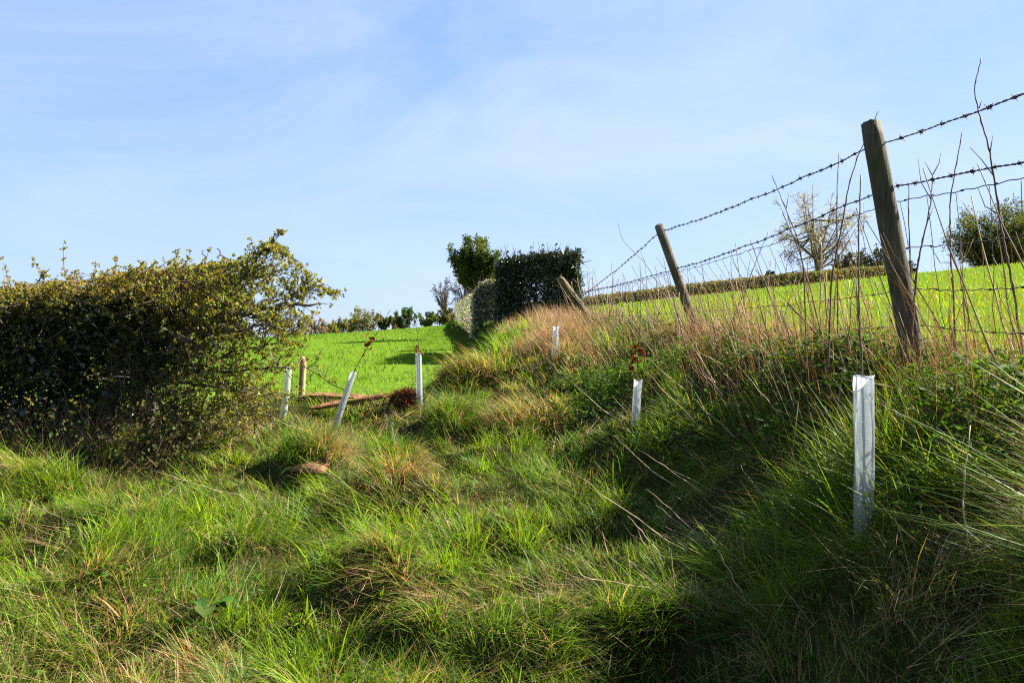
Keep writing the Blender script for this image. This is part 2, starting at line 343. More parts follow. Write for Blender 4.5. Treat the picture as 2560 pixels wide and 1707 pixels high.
for k in range(90):
    yy = math.exp(rng.uniform(math.log(2.6), math.log(9.6))); xx = rng.uniform(-.75, .62)*yy
    if fx(yy)-xx < .6 or blocked(xx, yy): continue
    g_ = GREEN*(1-.6*rng.random())+LIME*.5*rng.random()
    tussock(mb, xx, yy, rng.uniform(.07, .16), 230, .14, rng.uniform(.24, .38), rng.choice([.05, .12, .35]), g_, STRAW*.9)
tag(mb.build('tufted_grass', M['grass']), 'taller tufts of green grass standing out of the meadow', 'grass', kind='stuff')
TUS = [  # px, foot row, depth, radius, blades, lmin, lmax, dry, drydir, label
    (315, 470, 6.3, .25, 1700, .2, .32, .35, 0.2, 'shaggy grass tussock with rusty dry side, below the two leaning tree guards'),
    (398, 462, 6.6, .20, 1200, .2, .30, .12, -.6, 'green grass tussock with shaded left side, below the upright tree guard'),
    (397, 498, 5.6, .17, 900, .16, .30, .5, -1.6, 'green topped tussock over a brown matted base, beyond the flat red stone'),
    (352, 512, 5.4, .15, 700, .16, .30, .55, -1.6, 'pale tussock with straw coloured skirt just below the flat red stone'),
    (452, 428, 7.9, .24, 1100, .22, .4, .1, None, 'drooping green tussock directly beside the foot of the upright tree guard'),
    (526, 410, 8.0, .42, 2600, .25, .5, .62, None, 'large mound of combed dry grass left of the shaded bank'),
    (470, 378, 10.2, .38, 2000, .22, .42, .6, None, 'dry grass mound with dark hollow under it on the bank foot')]
for (px, py, d, r0, nb, l0, l1, dry, dd, lab) in TUS:
    cx_ = (px-CX)*d/F; mb = MB(); big = dry > .58
    tussock(mb, cx_, d, r0, nb, l0, l1, dry, GREEN*1.05, mixc(STRAW, RUST, np.full(nb, .45)) if not big else mixc(STRAW, RUST, rng.random(nb)*.7), dd, .25 if big else 0)
    tag(mb.build('grass_tussock', M['grass'], origin=(cx_, d, float(H(cx_, d)))), lab, 'tussock', 'grass tussocks in the hollow')

# crop in the two fields
def field(side, N, y0, y1, lo, hi, c1, c2, name, lab):
    x, y = pts(N, y0, y1, .82, 3.0); s = fx(y)-x; bw = bankw(y)
    ok = ((s > bw-.3) & (y > 9.7)) | ((s > .5) & (y > 17)) if side < 0 else (s < -.45)
    x, y = x[ok], y[ok]; x = x+0; n = len(x)
    ok = rng.random(n) < .35+.65*sstep(.38, .5, fbm(x*2.2, y*.7, 77)) if side < 0 else np.ones(n, bool); ok &= rng.random(n) < .72+.28*np.sin(x*7.4+.4*np.sin(y*.2)); x, y = x[ok], y[ok]; n = len(x)
    c = jit(mixc(c1, c2, np.clip(fbm(x*.35, y*.15, 71)*2.2-.6, 0, 1)), n, .2)
    L_ = rng.uniform(lo, hi, n)*(1+y*.004); mb = MB()
    blades(mb, np.stack((x, y, H(x, y)-.01), 1), L_, (.0035+.00065*y)*rng.uniform(.6, 1.3, n), rng.random(n)*6.283, rng.uniform(0, .5, n), rng.uniform(.2, 1.4, n), c*.85, c*1.1, 2)
    tag(mb.build(name, M['grass']), lab, 'crop', kind='stuff')
field(-1, 165000, 9.5, 125, .07, .14, (.07, .155, .008), (.115, .205, .010), 'young_crop_grass', 'short bright green crop in the lower field behind the hedge')
field(1, 120000, 2.6, 125, .10, .2, (.17, .235, .008), (.22, .27, .010), 'upland_crop_grass', 'yellow green crop in the upper field beyond the fence')

# ------------------------------------------------------------------ leafy undergrowth along the bank top
def herbs(mb, px, py, pz, r, c1, c2, size=(.03, .075), nl=16, hgt=.28):
    n = len(px); k = nl; bx = np.repeat(px, k); by = np.repeat(py, k); bz = np.repeat(pz, k); m = n*k
    hh = np.repeat(r.uniform(.4, 1, n)*hgt, k); t = r.random(m)**.7; a = r.random(m)*6.283; rad = .03+.11*r.random(m)
    pos = np.stack((bx+np.cos(a)*rad, by+np.sin(a)*rad, bz+hh*t), 1)
    d = np.stack((np.cos(a), np.sin(a), r.uniform(-.5, .7, m)), 1)
    leaves(mb, pos, d, r.uniform(*size, m), jit(mixc(c1, c2, r.random(m)), m, .25, r), .45, .3, r)
mb = MB()
yy = np.exp(rng.uniform(math.log(2.6), math.log(13), 5200)); ss = rng.normal(.12, .28, 5200); keep = rng.random(5200) < sstep(.25, .5, fbm(yy*1.6, ss*2, 81)); keep &= (yy > 4.4) | (rng.random(5200) < .22); yy, ss = yy[keep], ss[keep]; xx = fx(yy)-ss
herbs(mb, xx, yy, H(xx, yy), rng, (.03, .07, .010), (.075, .13, .016), (.022, .055), 18, .22)
# a second patch of leafy herbs on the bank between the two nearer guards
n = 500; yy = rng.normal(8.3, .5, n); xx = rng.normal(.85, .3, n); herbs(mb, xx, yy, H(xx, yy), rng, (.035, .08, .012), (.06, .11, .016), (.02, .05), 16, .16)
n = 60; xx = rng.uniform(-1.9, -.3, n); yy = rng.uniform(2.9, 4.2, n); herbs(mb, xx, yy, H(xx, yy), rng, (.05, .12, .02), (.08, .16, .025), (.03, .06), 8, .08)
tag(mb.build('undergrowth', M['leaf']), 'dark green leafy herbs growing thickly along the top of the bank', 'undergrowth', kind='stuff')

# ------------------------------------------------------------------ dry standing grass along the fence
mb = MB(); n = 5200
yy = rng.uniform(9.5, 17.2, n); ss = rng.normal(.25, .75, n); ss = np.clip(ss, -1.3, 1.7); xx = fx(yy)-ss
hc = np.clip(1-np.abs(ss-.25)/1.6, .25, 1); c = jit(mixc(RUST*1.05, STRAW*.9, rng.random(n)), n, .25)
blades(mb, np.stack((xx, yy, H(xx, yy)-.01), 1), rng.uniform(.18, .48, n)*hc, (.0035+.0003*yy)*rng.uniform(.6, 1.2, n), np.where(rng.random(n) < .6, np.pi+rng.normal(0, .7, n), rng.random(n)*6.28), rng.uniform(.05, .6, n), rng.uniform(0, .8, n), c, c*1.1, 3)
n = 3000; yy = rng.normal(11.6, .75, n); xx = rng.normal(.75, .26, n); c = jit(mixc(RUST*1.15, STRAW*.8, rng.random(n)*.7), n, .25)
blades(mb, np.stack((xx, yy, H(xx, yy)-.01), 1), rng.uniform(.18, .46, n), .0075*rng.uniform(.6, 1.2, n), np.pi+rng.normal(0, .9, n), rng.uniform(.1, .7, n), rng.uniform(.2, 1.2, n), c, c*1.1, 3)
n = 5200; yy = rng.uniform(3.2, 9.8, n); ss = rng.normal(.0, .3, n); xx = fx(yy)-ss; c = jit(mixc(RUST*.9, STRAW*.8, rng.random(n)**1.5), n, .25)
blades(mb, np.stack((xx, yy, H(xx, yy)-.01), 1), np.where(rng.random(n) < .8, rng.uniform(.15, .4, n), rng.uniform(.4, .85, n)), (.0028+.0004*yy)*rng.uniform(.6, 1.3, n), np.pi+rng.normal(0, 1.1, n), rng.uniform(0, .6, n), rng.uniform(-.1, .5, n), c, c*1.1, 3)
tag(mb.build('dry_grass', M['straw']), 'rusty brown dead grass standing along the fence on the bank top', 'dry grass', kind='stuff')

# ------------------------------------------------------------------ fence
def post(name, top, bot, r_top, r_bot, m, label, bury=.25, seed=1, wood=(.13, .105, .075), slant=.02, group=None, cat='fence post'):
    rr = np.random.default_rng(seed); top = np.array(top); bot = np.array(bot); ax = unit(top-bot); b2 = bot-ax*bury
    sides, rings = 22, 22; u = unit(np.cross(ax, (0, 1., 0))); v = np.cross(ax, u); ang = np.arange(sides)*2*np.pi/sides
    groove = 1-.05*(rr.random(sides) < .25); L_ = np.linalg.norm(top-b2); V = []
    for i in range(rings):
        t = i/(rings-1); cpt = b2+ax*L_*t; r0 = (r_bot*(1-t)+r_top*t)
        wob = 1+.05*(fbm(np.cos(ang)*1.3+5+seed, np.sin(ang)*1.3+t*5, seed)-.5)*2+.03*(rr.random(sides)-.5)*.6
        if i == rings-1: wob = wob*.93
        off = ax*0
        cut = (np.cos(ang-1.0)*slant+.006*(rr.random(sides)-.5)) if i >= rings-2 else 0*ang
        V.append(cpt+(np.cos(ang)*r0*groove*wob)[:, None]*u+(np.sin(ang)*r0*groove*wob)[:, None]*v+np.outer(cut-(.008 if i == rings-2 else 0), ax))
    V = np.concatenate(V); idx = np.arange(sides*rings).reshape(rings, sides); a = idx[:-1]; b = idx[1:]
    q = np.stack((a, np.roll(a, -1, 1), np.roll(b, -1, 1), b), -1).reshape(-1, 4)
    V = np.concatenate((V, [top-ax*.004])); k = len(V)-1; t3 = [(idx[-1, j], idx[-1, (j+1) % sides], k) for j in range(sides)]
    root = empty(name, b2); c = np.broadcast_to(np.array(wood), (len(V), 3)).copy()
    mb = MB().add(V, q, t3, c); o = mb.build('shaft', m, None, True, origin=b2); o.location = (0, 0, 0); o.parent = root
    # lengthwise drying cracks
    tag(root, label, cat, group); return root, ax
def staple(root, p, side):
    o = MB(); p = np.array(p); tube(o, [p+(-.002, -.012, 0), p+(.008*side, -.012, 0), p+(.011*side, 0, 0), p+(.008*side, .012, 0), p+(-.002, .012, 0)], .0022, 5)
    s_ = o.build('staple', M['wire'], None, True, origin=tuple(root.location)); s_.location = (0, 0, 0); s_.parent = root
p1t, p1b = P(871, 123, 4.4), P(914, 361, 4.42); p2t, p2b = P(658.5, 225, 9.3), P(702, 345, 9.35); p3t, p3b = P(561, 278, 14.0), P(590, 318, 14.1)
posts = []
posts.append(post('fence_post', p1t, p1b, .052, .060, M['post'], 'tall dark weathered fence post leaning over the bank behind the nearest tree guard', seed=3, slant=.012, wood=(.075, .06, .038), group='posts of the wire fence')[0])
posts.append(post('fence_post', p2t, p2b, .049, .055, M['post'], 'grey fence post tilted left in the middle of the fence line', seed=5, slant=-.022, wood=(.12, .10, .075), group='posts of the wire fence')[0])
posts.append(post('fence_post', p3t, p3b, .050, .058, M['post'], 'mossy broken fence post leaning against the dark ivy hedge', seed=8, slant=.05, wood=(.13, .095, .05), group='posts of the wire fence')[0])
zb = float(H(2.06, -.45)); posts.append(post('fence_post', (2.0, -.45, 2.58), (2.08, -.45, zb), .052, .058, M['post'], 'fence post nearest the camera, carrying the wires out of the picture', seed=11, group='posts of the wire fence')[0])

WR = {  # strand: points (px, row, depth) at the far end, post 2, post 1, frame edge
    'a': [(579, 297, 13.6), (661, 231, 9.36), (876, 145, 4.46), (1024, 94, 3.42)],
    'b': [(570, 293, 14.05), (674, 269, 9.36), (888, 187, 4.46), (1024, 161, 3.42)],
    'n1': [(571, 294, 14.05), (675, 272, 9.37), (891, 202.5, 4.47), (1024, 177, 3.43)],
    'n2': [(574, 305, 14.1), (690, 289, 9.4), (899, 249, 4.48), (1024, 235, 3.43)],
    'n3': [(577, 316, 14.1), (697, 311, 9.4), (907, 289.5, 4.48), (1024, 287, 3.43)],
    'n4': [(580, 325, 14.1), (703, 331, 9.4), (915, 325, 4.49), (1024, 333, 3.43)]}
def strand(key, sag=.035, step=.04):
    pt = [P(*a) for a in WR[key]]; e = pt[3]; pt.append(np.array((2.07, -.45, e[2]+.02))); out_ = []
    for i in range(4):
        a, b = pt[i], pt[i+1]; n = max(3, int(np.linalg.norm(b-a)/step)); t = np.linspace(0, 1, n, endpoint=(i == 3))[:, None]
        sg = sag if i < 2 else .004
        out_.append(a+(b-a)*t-np.array((0, 0, 1))*sg*4*t*(1-t))
    p = np.concatenate(out_); k = np.arange(len(p))
    p[:, 2] += .006*(vn(k*.21, k*0+len(key), 5)-.5)*2; p[:, 0] += .006*(vn(k*.17, k*0+3, 6)-.5)*2
    return p
def resample(p, step):
    d = np.concatenate(([0], np.cumsum(np.linalg.norm(np.diff(p, axis=0), axis=1)))); s = np.arange(0, d[-1], step)
    return np.stack([np.interp(s, d, p[:, i]) for i in range(3)], 1), s
bb = MB(); r2 = np.random.default_rng(2)   # one barb: a coil of wire with four points
th = np.linspace(0, 4*np.pi, 22); tube(bb, np.stack((np.linspace(-.009, .009, 22), np.cos(th)*.0062, np.sin(th)*.0062), 1), .0024, 5)
for sx_, a in ((-.008, .5), (-.004, 3.6), (.004, 2.0), (.008, 5.2)):
    u_ = np.array((sx_*.6, math.cos(a), math.sin(a))); tube(bb, [np.array((sx_, 0, 0))+u_*.004, np.array((sx_, 0, 0))+unit(u_)*.021], [.0022, .0008], 4)
barb_me = bb.mesh('barb', M['wire'], True)
for key, lab in (('a', 'topmost strand of rusty barbed wire strung between the leaning fence posts'), ('b', 'lower strand of rusty barbed wire running just above the stock netting')):
    p = strand(key); fine, s = resample(p, .012); root = empty('barbed_wire', p[0]); mb = MB()
    for ph in (0, np.pi):
        tube(mb, fine+np.stack((np.cos(s*70+ph)*.0026, 0*s, np.sin(s*70+ph)*.0026), 1), .0023, 4)
    o = mb.build('twisted_strand', M['wire'], None, True, origin=p[0]); o.location = (0, 0, 0); o.parent = root
    spots, s2 = resample(p, .155)
    for i, b_ in enumerate(spots[1:-1]):
        if b_[1] < 1.2: continue
        o = bpy.data.objects.new('barb', barb_me); COL.objects.link(o); o.parent = root; o.location = Vector(b_-p[0])
        dr = Vector(spots[i+2]-spots[i]); qn = dr.to_track_quat('X', 'Z'); e = qn.to_euler(); o.rotation_euler = e
        o.rotation_euler.rotate_axis('X', float(rng.random()*6.28)); sc = float(rng.uniform(.85, 1.15)); o.scale = (sc, sc, sc)
    tag(root, lab, 'barbed wire', 'barbed wire strands of the fence')
root = empty('stock_netting', strand('n1')[0]); NL = {}
for key in ('n1', 'n2', 'n3', 'n4'):
    p = strand(key, .02); NL[key] = p; mb = MB(); fine, s = resample(p, .03); fine[:, 2] += .003*np.sin(s*41); tube(mb, fine, .0024, 4)
    kn, _ = resample(p, .245)
    for k_ in kn:                             # crimped knots where the stays cross
        if k_[1] > 1: tube(mb, [k_+(0, -.007, 0), k_+(0, .007, .001)], .0055, 5)
    o = mb.build('line_wire', M['wire'], None, True, origin=tuple(root.location)); o.location = (0, 0, 0); o.parent = root
for yk in np.arange(1.2, 13.9, .245):
    pl = [np.array([np.interp(yk, NL[k][::-1, 1], NL[k][::-1, i]) for i in range(3)]) for k in ('n1', 'n2', 'n3', 'n4')]
    pp = []
    for i in range(4):
        pp.append(pl[i])
        if i < 3: pp.append((pl[i]+pl[i+1])/2+rng.normal(0, .006, 3))
    mb = MB(); tube(mb, pp, .0019, 4); o = mb.build('stay_wire', M['wire'], None, True, origin=tuple(root.location)); o.location = (0, 0, 0); o.parent = root
tag(root, 'rusty woven wire stock netting stretched below the barbed wire along the fence', 'wire netting')
for pr, di in ((posts[0], 2), (posts[1], 1)):
    for key in ('a', 'b', 'n1', 'n2', 'n3', 'n4'): staple(pr, P(*WR[key][di]), 1)

# ------------------------------------------------------------------ tree guards and the saplings in them
def plastic(name, tintc, alpha):
    m = bpy.data.materials.new(name); m.use_nodes = True; t = m.node_tree; t.nodes.clear(); N = t.nodes.new; K = t.links.new
    o = N('ShaderNodeOutputMaterial'); df = N('ShaderNodeBsdfDiffuse'); tr = N('ShaderNodeBsdfTranslucent'); tp = N('ShaderNodeBsdfTransparent'); gl = N('ShaderNodeBsdfGlossy')
    gl.inputs['Roughness'].default_value = .25; tp.inputs['Color'].default_value = (.93, .96, .97, 1)
    tcn = N('ShaderNodeTexCoord'); nz = N('ShaderNodeTexNoise'); nz.inputs['Scale'].default_value = 16; nz.inputs['Detail'].default_value = 6; nz.inputs['Roughness'].default_value = .7
    sp = N('ShaderNodeSeparateXYZ'); K(tcn.outputs['Object'], sp.inputs[0]); K(tcn.outputs['Object'], nz.inputs['Vector'])
    mr_ = N('ShaderNodeMapRange'); mr_.inputs['From Min'].default_value = .02; mr_.inputs['From Max'].default_value = .38; K(sp.outputs['Z'], mr_.inputs['Value'])   # soil splashed on the foot
    ad = N('ShaderNodeMath'); ad.operation = 'ADD'; sb = N('ShaderNodeMath'); sb.operation = 'SUBTRACT'; sb.inputs[1].default_value = .5
    hf = N('ShaderNodeMath'); hf.operation = 'MULTIPLY'; hf.inputs[1].default_value = .55; K(nz.outputs['Fac'], sb.inputs[0]); K(sb.outputs[0], hf.inputs[0]); K(hf.outputs[0], ad.inputs[0]); K(mr_.outputs[0], ad.inputs[1]); ad.use_clamp = True
    mc = N('ShaderNodeMix'); mc.data_type = 'RGBA'; mc.inputs[6].default_value = (.16, .12, .07, 1); mc.inputs[7].default_value = (*tintc, 1); K(ad.outputs[0], mc.inputs[0])
    K(mc.outputs[2], df.inputs['Color']); K(mc.outputs[2], tr.inputs['Color'])
    m1 = N('ShaderNodeMixShader'); m1.inputs[0].default_value = .55; K(df.outputs[0], m1.inputs[1]); K(tr.outputs[0], m1.inputs[2])
    m2 = N('ShaderNodeMixShader'); m2.inputs[0].default_value = alpha; K(m1.outputs[0], m2.inputs[1]); K(tp.outputs[0], m2.inputs[2])
    fr_ = N('ShaderNodeFresnel'); fr_.inputs['IOR'].default_value = 1.4; m3 = N('ShaderNodeMixShader'); K(fr_.outputs[0], m3.inputs[0]); K(m2.outputs[0], m3.inputs[1]); K(gl.outputs[0], m3.inputs[2])
    K(m3.outputs[0], o.inputs['Surface']); return m
M['plastic'] = plastic('clear_plastic_tube', (.62, .67, .66), .38); M['plastic_green'] = plastic('greenish_plastic_tube', (.62, .70, .54), .28)
def guard(top, bot, rad, m, label, seed, bow=0.0, crumple=.05):
    rr = np.random.default_rng(seed); top = np.array(top); bot = np.array(bot); ax = unit(top-bot); bot = bot-ax*.10; Lg = np.linalg.norm(top-bot)
    u = unit(np.cross(ax, (0, 1., 0))); v = np.cross(ax, u); sides, rings = 26, 26; ang = np.arange(sides)*2*np.pi/sides; V = []
    for i in range(rings):
        t = i/(rings-1); wob = 1+crumple*(fbm(np.cos(ang)*1.6+seed*3.1, np.sin(ang)*1.6+t*6, seed)-.5)*2.6
        wob = wob*(1-.10*np.exp(-((ang-4.4)/.35)**2)); cpt = bot+ax*Lg*t+u*bow*math.sin(math.pi*t)
        cut = .004*np.sin(ang*2+seed)+.004*(rr.random(sides)-.5) if i == rings-1 else 0*ang
        V.append(cpt+np.outer(np.cos(ang)*rad*wob, u)+np.outer(np.sin(ang)*rad*wob, v)+np.outer(cut, ax))
    outer = np.concatenate(V); idx = np.arange(sides*rings).reshape(rings, sides); a = idx[:-1]; b = idx[1:]
    q = np.stack((a, np.roll(a, -1, 1), np.roll(b, -1, 1), b), -1).reshape(-1, 4)
    root = empty('tree_guard', bot); mb = MB().add(outer, q); o = mb.build('tube_wall', m, None, True, origin=bot); o.location = (0, 0, 0); o.parent = root
    rim = MB(); tube(rim, np.concatenate((V[-1], V[-1][:1])), .0022, 5); o = rim.build('rim', M['rim'], None, True, origin=bot); o.location = (0, 0, 0); o.parent = root
    sm = MB(); j = 18; tube(sm, [r_[j]*1.0 for r_ in V], .0016, 4); o = sm.build('seam', M['rim'], None, True, origin=bot); o.location = (0, 0, 0); o.parent = root
    tag(root, label, 'tree guard', 'plastic tree guards on the bank'); return bot, ax
M['rim'] = mat('plastic_rim', .35, .5, .3, (1, 1, 1), colour=(.75, .82, .84))
def sapling(path, r0, r1, label, leaf=None, side=(), name='sapling', colr=(.09, .055, .035), group='saplings in the tree guards'):
    path = [np.array(a) for a in path]; pf = np.array(path); k = np.linspace(0, len(pf)-1, len(pf)*6); pf2 = np.stack([np.interp(k, np.arange(len(pf)), pf[:, i]) for i in range(3)], 1)
    for _ in range(3): pf2[1:-1] = (pf2[:-2]+2*pf2[1:-1]+pf2[2:])/4
    pf2[1:-1] += rng.normal(0, r0*.25, (len(pf2)-2, 3)); rad = np.linspace(r0, r1, len(pf2)); rad[3::5] *= 1.35
    root = empty(name, path[0]); mb = MB(); tube(mb, pf2, rad, 6, colr); o = mb.build('stem', M['stem'], None, True, origin=path[0]); o.location = (0, 0, 0); o.parent = root
    for sp_ in side:
        mb = MB(); sp2 = np.array(sp_, float); tube(mb, sp2, np.linspace(r1*1.5, r1*.6, len(sp2)), 5, colr); o = mb.build('twig', M['stem'], None, True, origin=path[0]); o.location = (0, 0, 0); o.parent = root
    if leaf is not None:
        c0, cols, n, spread, sz = leaf
        for i in range(n):
            mb = MB(); p = c0[i % len(c0)]+rng.normal(0, spread, 3); nn = 5; dd = unit(rng.normal(size=3)+(0, 0, -.6)); s_ = unit(np.cross(dd, rng.normal(size=3))); nv = np.cross(dd, s_); ln_ = sz*rng.uniform(.7, 1.3); V = []
            for t in np.linspace(0, 1, nn):
                wv = ln_*.27*math.sin(math.pi*(t*.85+.1)); cpt = p+dd*ln_*t+nv*ln_*.35*math.sin(t*2.6); V += [cpt-s_*wv+nv*wv*.6, cpt, cpt+s_*wv+nv*wv*.6]
            q = [(3*i_+j, 3*i_+j+1, 3*i_+j+4, 3*i_+j+3) for i_ in range(nn-1) for j in range(2)]
            o = mb.add(V, q, None, jit(cols, 1, .25)[0]).build('leaf', M['leaf'], None, True, origin=path[0]); o.location = (0, 0, 0); o.parent = root
    tag(root, label, 'sapling', group); return root
def foot(px, py, d):
    p = P(px, py, d); p[2] = min(p[2], float(H(p[0], p[1]))+.02); return p
G = M['plastic']
d = 3.15; b1, _ = guard(P(863.5, 376, d), foot(864, 548, d-.03), .0345, G, 'largest clear tube, standing on the shaded bank below the tall dark post', 1, crumple=.16)
d = 6.5; b2_, _ = guard(P(638, 380, d), foot(634, 440, d), .033, G, 'whitish tube holding a sapling with red brown leaves at its mouth', 2, crumple=.08)
d = 10.2; b3_, _ = guard(P(556, 326.5, d), foot(554.5, 368, d), .034, G, 'small white tube far up the bank before the rusty dead grass', 3)
d = 8.6; b4_, _ = guard(P(418.5, 353.5, d), foot(420, 424, d), .0315, G, 'upright tube beside the brown root heap and end of the log', 4, crumple=.05)
d = 8.3; b5_, _ = guard(P(353.5, 372, d), foot(329, 420, d), .031, G, 'tube leaning strongly right in front of the fallen log', 5)
d = 8.0; b6_, _ = guard(P(288.5, 367.5, d), foot(277.5, 430, d), .033, M['plastic_green'], 'greenish curved tube beside the short wooden post near the hawthorn', 6, bow=-.02)
# short round post and its wire
post('wooden_stake', P(303.5, 356.5, 9.3), foot(300.5, 418, 9.25), .034, .037, M['pale_post'], 'short pale round post behind the greenish tube at the field edge', seed=21, slant=.004, wood=(.42, .28, .15), cat='post', bury=.2)
wp = [P(304, 366, 9.25), P(318, 374, 9.2), P(332, 384, 9.1), P(348, 391, 9.0), P(356, 400, 8.95)]; mb = MB(); tube(mb, resample(np.array(wp), .05)[0], .0055, 5, (.10, .06, .04)); 
tag(mb.build('loose_wire', M['wire'], None, True), 'single loose wire sloping down from the short pale post', 'wire')
# saplings
d = 3.15; sapling([b1+(0, 0, .05), P(864, 440, d), P(862, 376, d), P(860, 327, d+.02), P(858.5, 280, d+.05), P(859, 230, d+.1), P(861, 174, d+.15)], .0048, .0022, 'tall thin bare sapling rising from the largest clear tube', colr=(.12, .075, .05))
d = 6.5; sapling([b2_+(0, 0, .05), P(637, 380, d), P(638.5, 345, d), P(641, 310, d), P(640, 262, d)], .0045, .002, 'sapling with clinging red brown dead leaves in the whitish tube', leaf=([P(633, 367, d), P(635, 358, d), P(639, 350, d), P(637, 345, d), P(645, 353, d)], (.10, .028, .014), 34, .013, .04))
d = 10.2; sapling([b3_+(0, 0, .05), P(556, 326, d), P(558, 318, d), P(560, 296, d)], .004, .002, 'short bare sapling rising from the small far tube')
d = 8.6; sapling([b4_+(0, 0, .05), P(419.5, 356, d), P(418, 340, d), P(416.5, 322, d)], .005, .002, 'straight sapling with one brown leaf in the upright tube', leaf=([P(419.5, 349, d), P(420, 346, d)], (.12, .045, .02), 5, .012, .06))
d = 8.3; sapling([b5_+(0, 0, .05), P(353.5, 372, d), P(366, 349, d), P(380, 328, d), P(390.5, 309, d)], .0055, .002, 'long sapling slanting right with tatters of brown leaf, from the leaning tube', leaf=([P(365, 351, d), P(369, 344, d), P(371, 340, d)], (.12, .045, .02), 9, .02, .06))

# ------------------------------------------------------------------ logs, root heap, stone
def log(path, rad, label, seed, flat=.75):
    rr = np.random.default_rng(seed); p = np.array(path); pf, s = resample(p, .035); n = len(pf); sides = 14; ang = np.arange(sides)*2*np.pi/sides; V = []
    ax = unit(pf[-1]-pf[0]); u = unit(np.cross(ax, (0, 0, 1.))); v = np.cross(u, ax)
    for i in range(n):
        t = i/(n-1); env = np.interp(t, [0, .04, .1, .9, .97, 1], [.25, .7, 1, .95, .6, .2]); f = fbm(np.cos(ang)*1.5+seed, np.sin(ang)*1.5+t*2.5, seed, 4)
        r_ = rad*env*(.62+.75*f); r_ = r_*(1-.3*sstep(.55, .65, fbm(np.cos(ang)*3+7, np.sin(ang)*3+t*1.2, seed+4, 2)))
        end = np.where(np.full(sides, t > .95), rr.normal(0, .03, sides), 0)+np.where(np.full(sides, t < .05), rr.normal(0, .03, sides), 0)
        V.append(pf[i]+np.outer(np.cos(ang)*r_, u)+np.outer(np.sin(ang)*r_*flat, v)+np.outer(end, ax))
    V = np.concatenate(V); idx = np.arange(n*sides).reshape(n, sides); a = idx[:-1]; b = idx[1:]; q = np.stack((a, np.roll(a, -1, 1), np.roll(b, -1, 1), b), -1).reshape(-1, 4)
    k = len(V); V = np.concatenate((V, [pf[0], pf[-1]])); t3 = [(idx[0, (j+1) % sides], idx[0, j], k) for j in range(sides)]+[(idx[-1, j], idx[-1, (j+1) % sides], k+1) for j in range(sides)]
    o = MB().add(V, q, t3, (.20, .105, .05)).build('fallen_log', M['log'], None, False, origin=p[0]); tag(o, label, 'log', 'rotten logs by the tree guards'); return o
def onground(px, py, d, up): p = P(px, py, d); p[2] = float(H(p[0], p[1]))+up; return p
log([onground(304, 404, 9.05, .05), onground(418, 394, 9.35, .05)], .085, 'rotten red brown log lying along the field edge by the short post', 1)
log([onground(310, 410, 8.7, .05), onground(405, 400, 8.95, .08)], .04, 'thin split branch lying in front of the rotten log', 2)
c0 = onground(406, 411, 8.65, 0); mb = MB(); n = 2600; a = rng.random(n)*6.28; el = np.arcsin(rng.random(n)); pp = c0+np.stack((np.cos(a)*np.cos(el)*.17, np.sin(a)*np.cos(el)*.12, np.sin(el)*.16), 1)*rng.uniform(.5, 1, (n, 1))
leaves(mb, pp, rng.normal(size=(n, 3)), rng.uniform(.03, .08, n), jit((.13, .045, .018), n, .4), .22); tag(mb.build('root_heap', M['straw'], origin=c0), 'dark reddish brown heap of dead roots beside the upright tube', 'root heap')
sc_ = np.array((SX, SY, float(H(SX, SY)))); na, ne = 28, 9; sc_ = sc_+(0, 0, .035); V = [sc_+(0, 0, .075)]
for i in range(1, ne):
    e = i/(ne-1)*1.75; a = np.arange(na)*2*np.pi/na; r_ = np.sin(min(e, 1.57))*(1+.5*(fbm(np.cos(a)*1.4+3, np.sin(a)*1.4, 6)-.5)*2)
    V += list(sc_+np.stack((np.cos(a)*r_*.135, np.sin(a)*r_*.10, np.cos(e)*.06+.05*(fbm(np.cos(a)*2*e, np.sin(a)*2*e, 8)-.5)), 1)+(0, 0, .005))
V = np.array(V); q = [(1+(i-1)*na+j, 1+i*na+j, 1+i*na+(j+1) % na, 1+(i-1)*na+(j+1) % na) for i in range(1, ne-1) for j in range(na)]
tag(MB().add(V, q, [(0, 1+j, 1+(j+1) % na) for j in range(na)], (.20, .085, .045)).build('flat_stone', M['stone'], None, True, origin=sc_), 'flat reddish stone half sunk in the grass before the shaggy tussock', 'stone')

